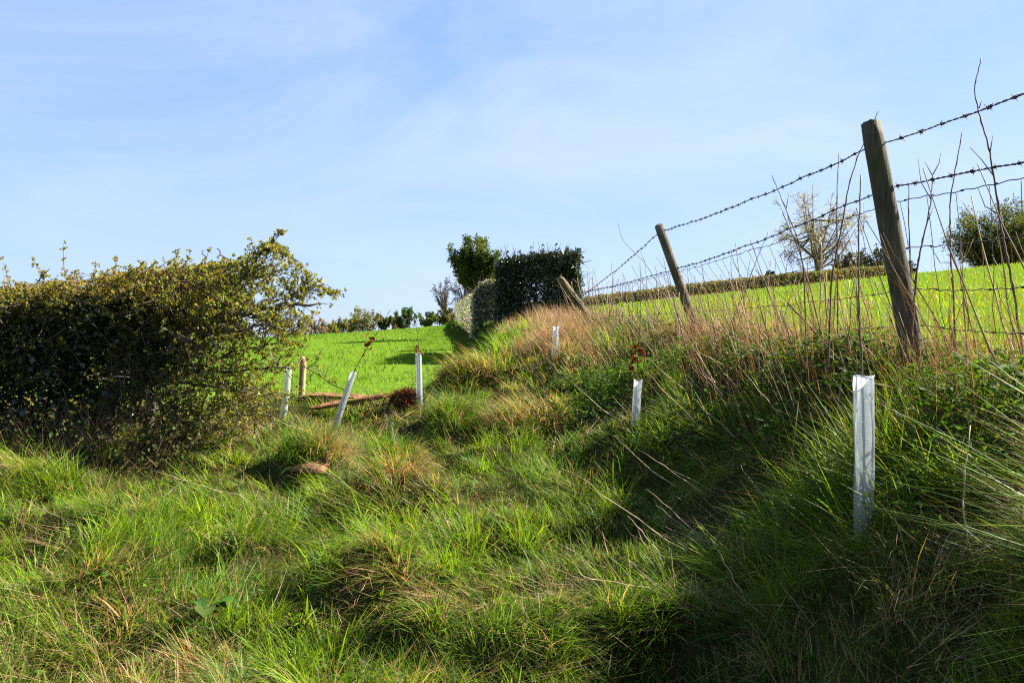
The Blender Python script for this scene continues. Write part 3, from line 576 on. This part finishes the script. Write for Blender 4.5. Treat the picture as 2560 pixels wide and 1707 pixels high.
# ------------------------------------------------------------------ dead stalks along the fence
ST = [  # traced shoots: pixels with depth
    ([(1030, 345), (1014, 292), (1007, 256), (1001, 227), (994, 175), (989, 149), (979, 112), (974, 89), (981, 58)], 3.75, .0075, 'tallest bare woody shoot at the edge, rising above the top wire', [[(994, 176), (982, 160), (970, 147)], [(1001, 215), (985, 206), (978, 188)], [(990, 152), (993, 135)], [(979, 108), (982, 100)]]),
    ([(958, 350), (953, 280), (951, 263), (950, 235), (950, 199), (958, 155), (962, 132)], 4.1, .006, 'slim woody shoot between the tall dark post and the tallest shoot', [[(951, 262), (940, 262), (930, 245)]]),
    ([(906, 345), (916, 280), (919, 256), (926, 227), (931, 199), (933, 175)], 4.3, .0075, 'forked reddish shoot close beside the tall dark post', [[(933, 176), (925, 162)], [(933, 174), (939, 163), (941, 152)], [(931, 199), (921, 182), (918, 158)], [(926, 226), (934, 205)]]),
    ([(914, 340), (911, 280), (909, 227), (908.5, 183)], 4.45, .006, 'straight reddish shoot touching the tall dark post', []),
    ([(826, 320), (831, 280), (837, 249), (844, 213), (848.6, 185), (858, 156), (872, 124), (879, 110)], 4.6, .006, 'curved shoot passing behind the top of the tall dark post', []),
    ([(808, 345), (804, 270), (797, 235), (786, 210), (772, 175)], 5.0, .006, 'shoot curving up left before the budding tree', [[(786, 210), (789, 192)]]),
    ([(838, 300), (837, 227), (837, 185), (839, 153)], 5.2, .005, 'thin upright shoot left of the tall dark post', []),
    ([(720, 345), (741, 300), (757, 258), (768, 232)], 8.3, .007, 'dead stalk crossing the netting right of the grey post', []),
    ([(640, 330), (668, 300), (645, 262), (622, 240), (618, 222)], 10.5, .005, 'thin dead stalk reaching above the grass left of the grey post', [[(645, 262), (640, 250)]])]
for (pp, d, r0, lab, side) in ST:
    path = [P(a, b, d+.03*i) for i, (a, b) in enumerate(pp)]; path[0][2] = float(H(path[0][0], path[0][1]))-.03 if path[0][2] > float(H(path[0][0], path[0][1])) else path[0][2]
    sapling(path, r0*.8, .002, lab, side=[[P(a, b, d+.1) for (a, b) in s_] for s_ in side], name='woody_shoot', colr=(.10, .055, .036), group='bare shoots along the fence')
def stalk_mesh(seed, bare=False):
    r = np.random.default_rng(seed); h = 1.0; k = 9; t = np.linspace(0, 1, k); ben = r.uniform(-.12, .12); p = np.stack((ben*t**2+r.normal(0, .004, k), r.uniform(-.08, .08)*t**2+r.normal(0, .004, k), t*h), 1)
    mb = MB(); rad = np.linspace(.0062, .0022, k); rad[2::3] *= 1.4; cc = np.array((.33, .24, .13) if bare else ((.24, .14, .07), (.32, .22, .12), (.17, .10, .05))[seed % 3])*r.uniform(.8, 1.2); tube(mb, p, rad, 5, cc)
    for j in range(0 if bare else r.integers(0, 3)):
        i = r.integers(4, 8); a = r.random()*6.28; e = p[i]+np.array((math.cos(a)*.06, math.sin(a)*.06, .13+.08*r.random())); tube(mb, [p[i], (p[i]+e)/2+(0, 0, -.01), e], [.0024, .002, .0012], 4, cc)
    return mb.mesh('dead_stalk', M['stem'], True)
SM = [stalk_mesh(100+i) for i in range(10)]; SB = [stalk_mesh(130+i, True) for i in range(6)]
for i in range(170):
    yk = float(rng.uniform(3.3, 15.5)); sk = float(rng.normal(-.02, .26)); sk = min(sk, -.12) if yk > 12 else sk; xk = float(fx(yk))-sk
    if yk < 4.2 and sk > .1: sk = -.15; xk = float(fx(yk))-sk
    o = bpy.data.objects.new('dead_stalk', SM[i % 10]); COL.objects.link(o); o.location = (xk, yk, float(H(xk, yk))-.03); hgt = float(rng.uniform(.45, 1.05)); wsc = .62+.04*yk
    o.rotation_euler = (float(rng.normal(0, .12)), float(rng.normal(-.32, .28)), float(rng.normal(0, .4))); o.scale = (wsc, wsc, hgt)
    wh = 'close by the tall dark post' if yk < 4.7 else ('between the tall dark post and the grey post' if yk < 9.3 else 'beyond the grey post towards the ivy hedge')
    tag(o, 'slender brown dead weed stalk '+wh, 'dead stalk', 'dead weed stalks along the fence')
for i in range(28):                             # fallen stalks lying on the slope and in the hollow
    if i < 20: yk = float(rng.uniform(2.6, 6.5)); xk = float(fx(yk))-float(rng.uniform(.25, 1.5))
    else: yk = float(rng.uniform(3, 8)); xk = float(rng.uniform(-.55, .2))*yk
    o = bpy.data.objects.new('fallen_stalk', SB[i % 6]); COL.objects.link(o); o.location = (xk, yk, float(H(xk, yk))+.04); hgt = float(rng.uniform(.25, .6)); o.scale = (.6, .6, hgt)
    a = float(rng.normal(2.75, .45)); ti = float(rng.uniform(.7, 1.25)) if i < 20 else float(rng.uniform(1.2, 1.45)); o.rotation_euler = Vector((math.cos(a)*math.sin(ti), math.sin(a)*math.sin(ti)*.5, math.cos(ti))).to_track_quat('Z', 'Y').to_euler()
    tag(o, 'broken pale stalk lying slantwise on the shaded slope below the fence' if i < 20 else 'broken pale stalk lying in the sunlit grass of the hollow', 'fallen stalk', 'fallen stalks in the grass')

# ------------------------------------------------------------------ broad leaved weeds in the near grass
for (px, d, nl, lab) in ((207, 3.65, 9, 'broad leaved dock plant low in the near grass, the larger one'), (150, 3.4, 6, 'small broad leaved dock plant at the bottom edge of the grass'), (640, 6.1, 6, 'broad leaved weed in the grass at the foot of the whitish tube')):
    x0 = (px-CX)*d/F; z0 = float(H(x0, d)); root = empty('dock_plant', (x0, d, z0))
    for i in range(nl):
        a = i*2.4+rng.normal(0, .3); L_ = rng.uniform(.09, .17); up = rng.uniform(.5, 1.1); mb = MB(); V = []; sv = np.array((-math.sin(a), math.cos(a), 0)); nn = 8
        for t in np.linspace(0, 1, nn):
            c_ = np.array((math.cos(a)*L_*t*.85, math.sin(a)*L_*t*.85, .05+L_*(up*t-.75*t*t))); wv = (.004 if t < .15 else .26*L_*math.sin(math.pi*min(1, (t-.1)/.92))**.8)*(1+.1*rng.normal())
            V += [c_-sv*wv+(0, 0, wv*.35+.004*rng.normal()), c_, c_+sv*wv+(0, 0, wv*.35+.004*rng.normal())]
        q = [(3*i_+j, 3*i_+j+1, 3*i_+j+4, 3*i_+j+3) for i_ in range(nn-1) for j in range(2)]
        o = mb.add(V, q, None, jit((.07, .13, .02), 1, .2)[0]).build('leaf', M['leaf'], root, True)
    tag(root, lab, 'dock', 'dock plants in the grass')

# ------------------------------------------------------------------ hawthorn at the hedge end
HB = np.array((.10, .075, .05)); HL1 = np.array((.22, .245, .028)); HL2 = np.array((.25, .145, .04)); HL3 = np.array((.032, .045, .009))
def smooth_path(pts_, k=5):
    p = np.array(pts_); u = np.linspace(0, len(p)-1, len(p)*k); q = np.stack([np.interp(u, np.arange(len(p)), p[:, i]) for i in range(3)], 1)
    for _ in range(3): q[1:-1] = (q[:-2]+2*q[1:-1]+q[2:])/4
    return q
r = np.random.default_rng(11)
root = empty('hawthorn_bush', (-3.5, 7.6, float(H(-3.5, 7.6))))
def child(mb, name, m, parent, smooth=True):
    o = mb.build(name, m, None, smooth, origin=tuple(parent.location)); o.location = (0, 0, 0); o.parent = parent; return o
tb = P(104, 452, 7.6); tb[2] = float(H(tb[0], tb[1]))-.1
LIMBS = [
    [tb, P(108, 400, 7.6), P(122, 362, 7.55), P(126, 331, 7.5), P(148, 337, 7.4), P(189, 340, 7.35), P(210, 328, 7.35), P(222, 318, 7.3), P(277, 306, 7.3), P(318, 303, 7.3)],
    [P(222, 318, 7.3), P(228, 298, 7.4), P(252, 262, 7.5), P(266, 250, 7.5), P(276, 240, 7.5), P(283, 230, 7.5)],
    [P(122, 362, 7.55), P(150, 315, 7.7), P(192, 292, 7.8), P(225, 282, 7.8), P(262, 276, 7.8), P(285, 268, 7.8)],
    [P(210, 328, 7.35), P(240, 330, 7.2), P(268, 324, 7.15), P(292, 330, 7.15)],
    [P(277, 306, 7.3), P(292, 295, 7.4), P(305, 287, 7.45), P(319, 284, 7.5)],
    [P(110, 398, 7.6), P(150, 375, 7.5), P(200, 370, 7.45), P(234, 373, 7.4), P(281, 366, 7.5), P(308, 367, 7.6)],
    [P(150, 375, 7.5), P(190, 384, 7.3), P(225, 386, 7.2), P(268, 393, 7.2)],
    [P(112, 395, 7.6), P(140, 388, 7.3), P(160, 405, 7.1), P(178, 422, 7.0)],
    [P(120, 365, 7.6), P(115, 320, 7.9), P(122, 290, 8.0), P(135, 272, 8.0), P(146, 262, 8.0)],
    [P(106, 420, 7.6), P(80, 360, 7.8), P(60, 320, 7.9), P(66, 290, 7.9)],
    [P(200, 370, 7.45), P(230, 352, 7.6), P(262, 346, 7.7), P(285, 335, 7.7)],
    [P(192, 292, 7.8), P(205, 268, 7.9), P(203, 250, 7.9)], [P(225, 282, 7.8), P(228, 262, 7.8), P(217, 248, 7.8)]]
LR = [(.075, .010), (.018, .003), (.035, .006), (.02, .005), (.014, .004), (.025, .004), (.02, .004), (.02, .005), (.03, .005), (.035, .005), (.018, .005), (.012, .004), (.012, .004)]
tm = MB(); tube(tm, smooth_path(LIMBS[0][:5]), np.linspace(.085, .045, 25), 10, HB, noise=.12); child(tm, 'trunk', M['bark'], root)
for L0, dx, dy in ((0, -.55, .25), (0, -1.5, .1), (0, .22, .35)):   # further stems of the hedge
    st = tb+np.array((dx, dy, 0)); st[2] = float(H(st[0], st[1]))-.1; tm = MB(); tube(tm, smooth_path([st, st+(.03, .05, .4), st+(.12, 0, .75), st+(.02, .05, 1.15)]), np.linspace(.05, .02, 20), 8, HB, noise=.12); child(tm, 'stem', M['bark'], root)
bm_, tw, lf = MB(), MB(), MB(); SEC = []
for Lp, (ra, rb) in zip(LIMBS, LR):
    p = smooth_path(Lp); p[1:-1] += r.normal(0, .012, (len(p)-2, 3)); tube(bm_, p, np.linspace(ra, rb, len(p)), 7, HB*r.uniform(.9, 1.3), noise=.1)
    n = int(len(p)*1.7); i = r.integers(len(p)//4 if ra > .05 else 2, len(p), n); tg = np.gradient(p, axis=0)[i]
    dr = unit(unit(tg)*.55+r.normal(0, .6, (n, 3))*np.array((1, .9, .8))+(0.12, 0, .22)); SEC.append((p[i], dr, r.uniform(.14, .42, n)*np.interp(i/len(p), [0, 1], [1.2, .65])))
A = np.concatenate([s[0] for s in SEC]); D = np.concatenate([s[1] for s in SEC]); Ln = np.concatenate([s[2] for s in SEC])
# the clipped hedge running off to the left: random twigs through its volume
nh = 3900; hx = -2.75-5.9*r.random(nh)**1.25; hy = r.uniform(7.05, 9.0, nh); gz = H(hx, hy); hz = gz+.12+1.40*r.random(nh)**.38+.05*np.sin(hx*3)
keep = ~((hz < gz+.75) & (hx > -3.35) & (r.random(nh) < .75)) & ~((hz < gz+.6) & (r.random(nh) < .5)); hx, hy, hz = hx[keep], hy[keep], hz[keep]
A = np.concatenate((A, np.stack((hx, hy, hz), 1))); nh = len(hx); D = np.concatenate((D, unit(r.normal(size=(nh, 3))+(0, 0, .25)))); Ln = np.concatenate((Ln, r.uniform(.12, .34, nh)))
# a mass of twigs inside the sweeping end
nh = 230; t = r.random(nh); c1 = P(150, 318, 7.6); c2 = P(262, 300, 7.45); ctr = c1+(c2-c1)*t[:, None]; A2 = ctr+np.clip(r.normal(0, 1, (nh, 3)), -1.5, 1.5)*np.stack((.22+0*t, .35-.15*t, .27-.10*t), 1)
A = np.concatenate((A, A2)); D = np.concatenate((D, unit(r.normal(size=(nh, 3))+(.5, 0, .3)))); Ln = np.concatenate((Ln, r.uniform(.1, .3, nh)))
# lower skirt of the end, thin
nh = 240; A3 = np.stack(((r.uniform(120, 268, nh)-CX)*7.4/F, r.uniform(6.9, 7.8, nh), 0*hx[:nh] if len(hx) >= nh else np.zeros(nh)), 1); A3[:, 2] = H(A3[:, 0], A3[:, 1])+r.uniform(.1, .75, nh)
A = np.concatenate((A, A3)); D = np.concatenate((D, unit(r.normal(size=(nh, 3))+(.2, 0, .1)))); Ln = np.concatenate((Ln, r.uniform(.12, .3, nh)))
ZX = np.array([-9, -3.9, -3.2, -2.4, -2.1, -1.72, -1.6]); ZT = np.array([1.95, 1.98, 2.13, 2.26, 2.40, 2.08, 1.95])
def clipz(p, soft=.04):
    top = np.interp(p[:, 0], ZX, ZT)+.05*(fbm(p[:, 0]*3, p[:, 1]*3, 91)-.5); ex = p[:, 2]-top; p[:, 2] = np.where(ex > 0, top+np.minimum(ex*.12, r.exponential(soft, len(p)))-.05*r.random(len(p)), p[:, 2]); return p
A = clipz(A); B_ = clipz(A+D*Ln[:, None]); D = unit(B_-A); Ln = np.linalg.norm(B_-A, axis=1); twigs(tw, A, B_, .0045, .0018, jit(HB, len(A), .3, r), .12, r)
k = 5; T = np.repeat(A, k, 0)+np.repeat(D*Ln[:, None], k, 0)*r.uniform(.2, 1, (len(A)*k, 1)); D2 = unit(np.repeat(D, k, 0)*.6+r.normal(0, .6, (len(T), 3))+(0, 0, .1)); L2 = r.uniform(.03, .11, len(T)); E2 = clipz(T+D2*L2[:, None])
kp = (T[:, 0] < -2.95) | (r.random(len(T)) < .78); T, D2, L2, E2 = T[kp], D2[kp], L2[kp], E2[kp]
km = (T[:, 0] > -3.3) | (r.random(len(T)) < .3); twigs(tw, T[km], E2[km], .0022, .001, jit(HB*.9, int(km.sum()), .3, r), .1, r, 1)
# shoots poking out of the clipped top
for (px, py, tx, ty) in ((70, 275, 63, 243), (15, 285, 2, 258), (40, 280, 35, 262), (165, 268, 178, 248), (110, 278, 116, 258), (240, 262, 252, 240), (205, 268, 210, 246), (28, 280, 50, 268), (90, 276, 96, 262), (183, 262, 190, 252), (252, 246, 283, 229), (258, 240, 284, 231), (262, 250, 272, 238)):
    a = P(px, py+14, 7.5); b = P(tx, ty, 7.5); pth = smooth_path([a, (a+b)/2+r.normal(0, .02, 3), b]); tube(bm_, pth, np.linspace(.005, .002, len(pth)), 5, HB*1.3); m_ = 10; E2 = np.concatenate((E2, pth[r.integers(3, len(pth), m_)]+r.normal(0, .012, (m_, 3))))
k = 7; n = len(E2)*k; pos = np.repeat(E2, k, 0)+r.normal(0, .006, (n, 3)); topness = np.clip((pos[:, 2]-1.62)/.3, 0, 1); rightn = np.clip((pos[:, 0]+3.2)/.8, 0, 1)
lit = np.clip(topness*1.1-.15+rightn, 0, 1); lc = mixc(HL3, HL1, np.clip(.05+.72*lit+.4*(r.random(n)-.5), 0, 1)); lc = mixc(lc, HL2, np.clip(r.random(n)*.9-.3+.3*topness*(1-rightn), 0, 1)*(.2+.8*lit))  # lit top and right end, shaded left body put into the leaf colour
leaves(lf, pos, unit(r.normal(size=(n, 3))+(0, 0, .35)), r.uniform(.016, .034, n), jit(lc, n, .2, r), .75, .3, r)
nv = 52000; hx = -2.95-5.8*r.random(nv)**1.2; hy = r.uniform(7.25, 8.9, nv); gz = H(hx, hy); hz = np.minimum(gz+.15+1.3*r.random(nv)**.8, 1.86); kv = ~((hz < gz+.65) & (r.random(nv) < .2+.7*(hx > -3.5)))
iv = MB(); hx, hy, hz = hx[kv], hy[kv], hz[kv]; nv = len(hx); leaves(iv, np.stack((hx, hy, hz), 1), r.normal(size=(nv, 3)), r.uniform(.035, .07, nv), jit((.022, .036, .010), nv, .3, r), .85, .3, r); child(iv, 'ivy', M['ivy'], root, False)  # dark ivy, packed in densely to block light and darken the hedge face
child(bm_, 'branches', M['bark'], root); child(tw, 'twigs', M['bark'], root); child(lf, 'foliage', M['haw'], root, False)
tag(root, 'clipped hawthorn hedge end with young yellow green leaves, one long branch sweeping right', 'hawthorn')
n = 420; mb = MB(); hx = r.uniform(-5.2, -2.6, n); hy = r.uniform(6.5, 7.2, n); a = r.random(n)*6.28; A = np.stack((hx, hy, H(hx, hy)+.02), 1); el = r.uniform(.1, .5, n)
twigs(mb, A, A+np.stack((np.cos(a)*.25, np.sin(a)*.15, el), 1), .0028, .0012, jit((.17, .11, .07), n, .3, r), .25, r); n2 = 1800; hx = r.uniform(-5.4, -2.4, n2); hy = r.uniform(6.4, 7.3, n2)
leaves(mb, np.stack((hx, hy, H(hx, hy)+r.uniform(.03, .4, n2)), 1), r.normal(size=(n2, 3)), r.uniform(.02, .045, n2), jit(mixc((.04, .07, .014), (.09, .09, .03), r.random(n2)), n2, .25, r), .7, .3, r)
tag(mb.build('bramble_undergrowth', M['leaf']), 'dry bramble stems and small leaves at the foot of the hawthorn hedge', 'bramble', kind='stuff')

# ------------------------------------------------------------------ clipped hedges
def hedge(name, centre, half, topz, n, size, cols, m, label, seed, spike=.1, twc=(.05, .04, .03), flush=.30, aspect=.75, cat='hedge', shoots=40):
    """centre: list of (x, y) along the middle; half width; topz: heights above ground along it"""
    r = np.random.default_rng(seed); c = np.array(centre, float); seg = np.linalg.norm(np.diff(c, axis=0), axis=1); cum = np.concatenate(([0], np.cumsum(seg)))
    x0, y0 = c[0]; root = empty(name, (x0, y0, float(base_h(x0, y0)))); Lh = cum[-1]
    def body(k, inset):
        s = r.random(k)*(Lh+2*half)-half; face = r.random(k); a = r.uniform(-1, 1, k); hz = r.random(k); dep = inset*r.random(k)**2
        cx = np.interp(s, cum, c[:, 0]); cy = np.interp(s, cum, c[:, 1]); tx = np.gradient(c[:, 0], cum) if len(c) > 2 else np.full(len(c), (c[-1]-c[0])[0]/Lh); ty = np.gradient(c[:, 1], cum) if len(c) > 2 else np.full(len(c), (c[-1]-c[0])[1]/Lh)
        dxn = np.interp(s, cum, tx); dyn = np.interp(s, cum, ty); hh = np.interp(np.clip(s, 0, Lh), cum, topz)*(1+.07*(fbm(s*2.3, s*0+seed, seed)-.5)*2)
        endd = np.clip(s, 0, Lh)-s; lat = np.where(face < .42, -1+dep/half, np.where(face < .62, 1-dep/half, a)); z = np.where(face >= .62, 1-dep/1.6, hz)
        ww = half*(1+.16*(fbm(s*1.9, z*2.5+seed, seed+3)-.5)*2)*np.sqrt(np.clip(1-(endd/half)**2*.35, .1, 1))
        isend = face > .83; s2 = np.where(isend & (r.random(k) < .8), -half+dep, s); z = np.where(isend, r.random(k), z); lat = np.where(isend, a, lat)
        cx = np.where(isend, c[0, 0]-dxn*(half*.25-dep), cx-dxn*endd*.25); cy = np.where(isend, c[0, 1]-dyn*(half*.25-dep), cy-dyn*endd*.25)
        hh = np.where(isend, topz[0]*(1+.05*(fbm(lat*2, lat*0+seed, seed)-.5)*2), hh)
        X = cx+lat*ww*dyn; Y_ = cy-lat*ww*dxn; return np.stack((X, Y_, base_h(X, Y_)+.03+z*hh), 1)
    p = body(n, flush); bump = (.10 if half > .5 else .06)*(fbm(p[:, 0]*4+p[:, 2]*3, p[:, 1]*3+p[:, 2]*4, seed+9)-.5)*2; p += r.normal(0, .025, p.shape)+bump[:, None]
    lf = MB(); cc = jit(mixc(cols[0], cols[1], r.random(n)), n, .25, r); leaves(lf, p, r.normal(size=(n, 3))+(0, 0, .1), r.uniform(*size, n), cc, aspect, .3, r)
    tw = MB(); k = max(400, n//14); q1 = body(k, half*.9); twigs(tw, q1, q1+r.normal(0, .16, (k, 3)), .007, .003, jit(twc, k, .3, r), .1, r, 1)
    q1 = body(shoots, .05); q1[:, 2] = np.maximum(q1[:, 2], base_h(q1[:, 0], q1[:, 1])+.9*np.min(topz)); q2 = q1+np.stack((r.normal(0, .06, shoots), r.normal(0, .06, shoots), r.uniform(.3, 1, shoots)*spike), 1)
    twigs(tw, q1, q2, .006, .003, jit(twc, shoots, .3, r), .1, r); m2 = shoots*8; tt = np.repeat(q1, 8, 0)+np.repeat(q2-q1, 8, 0)*r.random((m2, 1)); leaves(lf, tt, r.normal(size=(m2, 3)), r.uniform(*size, m2), jit(cols[1], m2, .2, r), aspect, .3, r)
    child(tw, 'branches', M['bark'], root); child(lf, 'foliage', m, root, False); tag(root, label, cat); return root
hedge('ivy_hedge', [(.56, 18.0), (.55, 19.5), (.54, 21.8)], .84, [1.31, 1.3, 1.25], 34000, (.045, .085), ((.016, .032, .010), (.035, .055, .018)), M['ivy'], 'dark glossy ivy covered hedge block with a squared top on the bank', 31, .28, shoots=110, flush=.45)
hedge('blackthorn_hedge', [(-.74, 23.4), (-1.25, 29), (-2.15, 40), (-3.3, 55), (-5.2, 85), (-6.8, 112)], .34, [1.1, 1.0, .95, 1.0, 1.0, 1.0], 46000, (.03, .065), ((.07, .09, .03), (.52, .50, .44)), M['leaf'], 'pale blackthorn hedge in blossom running away behind the dark ivy hedge', 33, .25, flush=.35, shoots=80)
hedge('field_hedge', [(1.2, 62), (9, 68), (18, 73), (28, 78), (40, 88)], .8, [.5, .68, .9, 1.0, 1.0], 34000, (.14, .28), ((.07, .075, .025), (.18, .16, .08)), M['leaf'], 'long low clipped hedge crossing the upper field behind the grey post', 35, .3, flush=.4, shoots=120)

# ------------------------------------------------------------------ trees
def tree(name, px, base_row, top_row, wpx, d, label, seed, leafc=None, nleaf=2500, lsize=.25, bare=False, cat='tree', clumps=26, trunk_frac=.3, barkc=(.10, .085, .07), group=None, m=None, twn=1500, lean=0, shape=1.0):
    r = np.random.default_rng(seed); x = (px-CX)*d/F; g0 = float(base_h(x, d)); top = CAMZ+(CY-top_row)*d/F; bz = min(g0, CAMZ+(CY-base_row)*d/F); h = top-bz; W = wpx*d/F/2
    root = empty(name, (x, d, bz-.1)); o3 = np.array((x, d, bz-.1)); tr = MB(); zf = CAMZ+(CY-base_row)*d/F; th = max(zf-bz, 0)+(top-max(zf, bz))*trunk_frac
    tp = smooth_path([o3, o3+(r.normal(0, .02*h), 0, th*.5), o3+(lean*W*.3+r.normal(0, .03*h), 0, th), o3+(lean*W*.5+r.normal(0, .04*h), r.normal(0, .04*h), th+(h-th)*.55)]); r0 = max(.03, h*.022); tube(tr, tp, np.linspace(r0*1.3, r0*.3, len(tp)), 8, barkc, noise=.1); child(tr, 'trunk', M['bark'], root)
    br, lf = MB(), MB(); cz = bz+th+(h-th)*.5; rz = (h-th)*.5; cc = np.array((x+lean*W*.5, d, cz)); sc3 = np.array((W, W, rz))
    dirs = unit(r.normal(size=(clumps, 3))+(0, 0, .25*shape)); tips = cc+dirs*sc3*r.uniform(.55, .92, (clumps, 1)); ends = []
    for t in tips:
        st = tp[r.integers(len(tp)*2//5, len(tp))]; mid = st*.45+t*.55+r.normal(0, .06*W, 3)-np.array((0, 0, .08*h)); p = smooth_path([st, mid, t], 4); tube(br, p, np.linspace(r0*.45, r0*.08, len(p)), 5, barkc, cap=False); ends.append(p)
    k = twn; pk = np.concatenate([e[len(e)//3:] for e in ends]); a = pk[r.integers(0, len(pk), k)]; od = unit(a-cc+(0, 0, -.3*rz)); dd = unit(od*.8+r.normal(0, .55, (k, 3))+(0, 0, .25)); l1 = r.uniform(.08, .24, k)*(W+rz)*.5; b = a+dd*l1[:, None]
    e = np.linalg.norm((b-cc)/sc3, axis=1); f = np.where(e > 1.08, 1.08/e, 1)[:, None]; b = cc+(b-cc)*f; rm = d*.00016; twigs(br, a, b, max(r0*.09, rm*1.6), max(r0*.04, rm), jit(barkc, k, .2, r), .12, r, 1)
    if bare:
        a2 = a+(b-a)*r.uniform(.3, 1, (k, 1)); kk = np.repeat(a2, 3, 0); d3 = unit(np.repeat(dd, 3, 0)+r.normal(0, .6, (k*3, 3))); b2 = kk+d3*(r.uniform(.05, .14, k*3)*(W+rz)*.5)[:, None]; twigs(br, kk, b2, max(r0*.045, rm), max(r0*.025, rm*.7), jit(np.array(barkc)*1.1, k*3, .2, r), .1, r, 1); b = b2
    child(br, 'limbs', M['bark'], root)
    if leafc is not None:
        src = b[r.integers(0, len(b), nleaf)]; p = src+r.normal(0, .05, (nleaf, 3))*(W+rz)*.5; dens = fbm((p[:, 0]-x)/W*2.2+seed, (p[:, 2]-cz)/rz*2.2, seed); lc = mixc(leafc[0], leafc[1], np.clip(dens*1.8-.4+.3*r.normal(size=nleaf), 0, 1))
        leaves(lf, p, r.normal(size=(nleaf, 3)), lsize*r.uniform(.5, 1.1, nleaf), jit(lc, nleaf, .15, r), .7, .3, r); child(lf, 'crown', m or M['leaf'], root, False)
    tag(root, label, cat, group); return root
DG = ((.03, .055, .012), (.055, .085, .015)); OL = ((.12, .12, .03), (.18, .17, .045)); BR = ((.19, .13, .09), (.24, .18, .12)); MG = ((.055, .085, .02), (.10, .13, .025))
tree('ivy_tree', 478, 300, 233, 58, 33, 'ivy clad tree with a top heavy crown rising behind the dark hedge', 41, ((.03, .055, .01), (.10, .125, .016)), 24000, .10, clumps=60, trunk_frac=.22, twn=1600, lean=-.1)
tree('bare_tree', 445, 312, 278, 30, 135, 'smaller leafless tree on the skyline, left of its taller bare neighbour', 43, bare=True, clumps=30, trunk_frac=.2, twn=620, barkc=(.10, .085, .08), group='bare trees on the skyline')
tree('bare_tree', 464, 310, 268, 40, 130, 'taller leafless tree on the skyline close to the pale blackthorn hedge', 44, bare=True, clumps=34, trunk_frac=.2, twn=760, barkc=(.10, .085, .08), group='bare trees on the skyline')
SH = [(222, 343, 327, 26, BR, 'brownish shrub seen through the hawthorn branches on the skyline'), (247, 342, 331, 20, MG, 'low green shrub behind the tip of the hawthorn branch'), (298, 339, 331, 16, OL, 'small olive shrub at the lower end of the skyline row'),
    (315, 338, 318, 24, BR, 'rounded brown leafless shrub on the skyline row'), (329, 335, 324, 18, OL, 'low olive brown shrub beside the rounded brown one'), (345, 334, 319, 26, OL, 'broad yellow olive bush on the skyline beside the largest bush'),
    (363, 331, 307, 34, OL, 'largest bush of the skyline row, wispy topped and olive'), (385, 328, 316, 13, DG, 'small dark bush standing alone in the skyline row'), (394, 328, 319, 9, BR, 'tiny brown shrub between two dark green bushes'),
    (405, 327, 308, 24, DG, 'dense round dark green bush on the skyline above the leaning sapling'), (428, 325, 311, 20, MG, 'mid green bush on the skyline above the upright sapling'), (445, 323, 308, 20, OL, 'yellow green bush in front of the smaller leafless tree'), (462, 322, 312, 22, BR, 'brown scrub beneath the taller leafless tree'),
    (180, 345, 330, 30, OL, 'olive shrub hidden behind the hawthorn foliage'), (278, 340, 309, 20, None, 'pale bare tree showing through the tip of the hawthorn branch')]
for i, (px, br_, tr_, wp_, lc, lab) in enumerate(SH):
    tree('skyline_bush', px, br_+3, tr_-2, wp_*1.2, 122+(i % 3)*3, lab, 60+i, lc, 2000 if lc is not BR else 900, .36, bare=(lc is BR or lc is None), clumps=22, trunk_frac=.12, twn=260, cat='bush', group='bushes along the skyline of the lower field', barkc=(.11, .085, .075))
tree('budding_tree', 816, 284, 183, 100, 112, 'tall budding tree with airy yellowish crown beyond the upper field', 91, ((.24, .20, .07), (.33, .28, .10)), 5200, .22, bare=True, clumps=30, trunk_frac=.2, twn=560, barkc=(.15, .11, .08))
tree('spreading_tree', 1004, 277, 202, 116, 118, 'broad spreading tree coming into leaf at the edge of the upper field', 92, ((.045, .058, .012), (.12, .13, .025)), 24000, .34, bare=False, clumps=90, trunk_frac=.16, twn=2000, barkc=(.05, .04, .035))
for i, (px, tr_, wp_, lab) in enumerate(((846, 252, 30, 'dark evergreen bush left of the tall dark post beyond the hedge'), (872, 244, 38, 'dark evergreen bush half hidden behind the tall dark post'), (902, 247, 24, 'dark evergreen bush appearing just right of the tall dark post'), (770, 271, 14, 'small bush poking up behind the long field hedge'))):
    tree('evergreen_bush', px, 288, tr_, wp_, 108+i, lab, 95+i, ((.02, .032, .016), (.04, .05, .022)), 3000, .42, clumps=30, trunk_frac=.1, twn=300, cat='bush', group='dark bushes behind the field hedge', barkc=(.06, .045, .04))
print('TRIS', sum(len(o.data.loops)-2*len(o.data.polygons) for o in bpy.data.objects if o.type == 'MESH'))
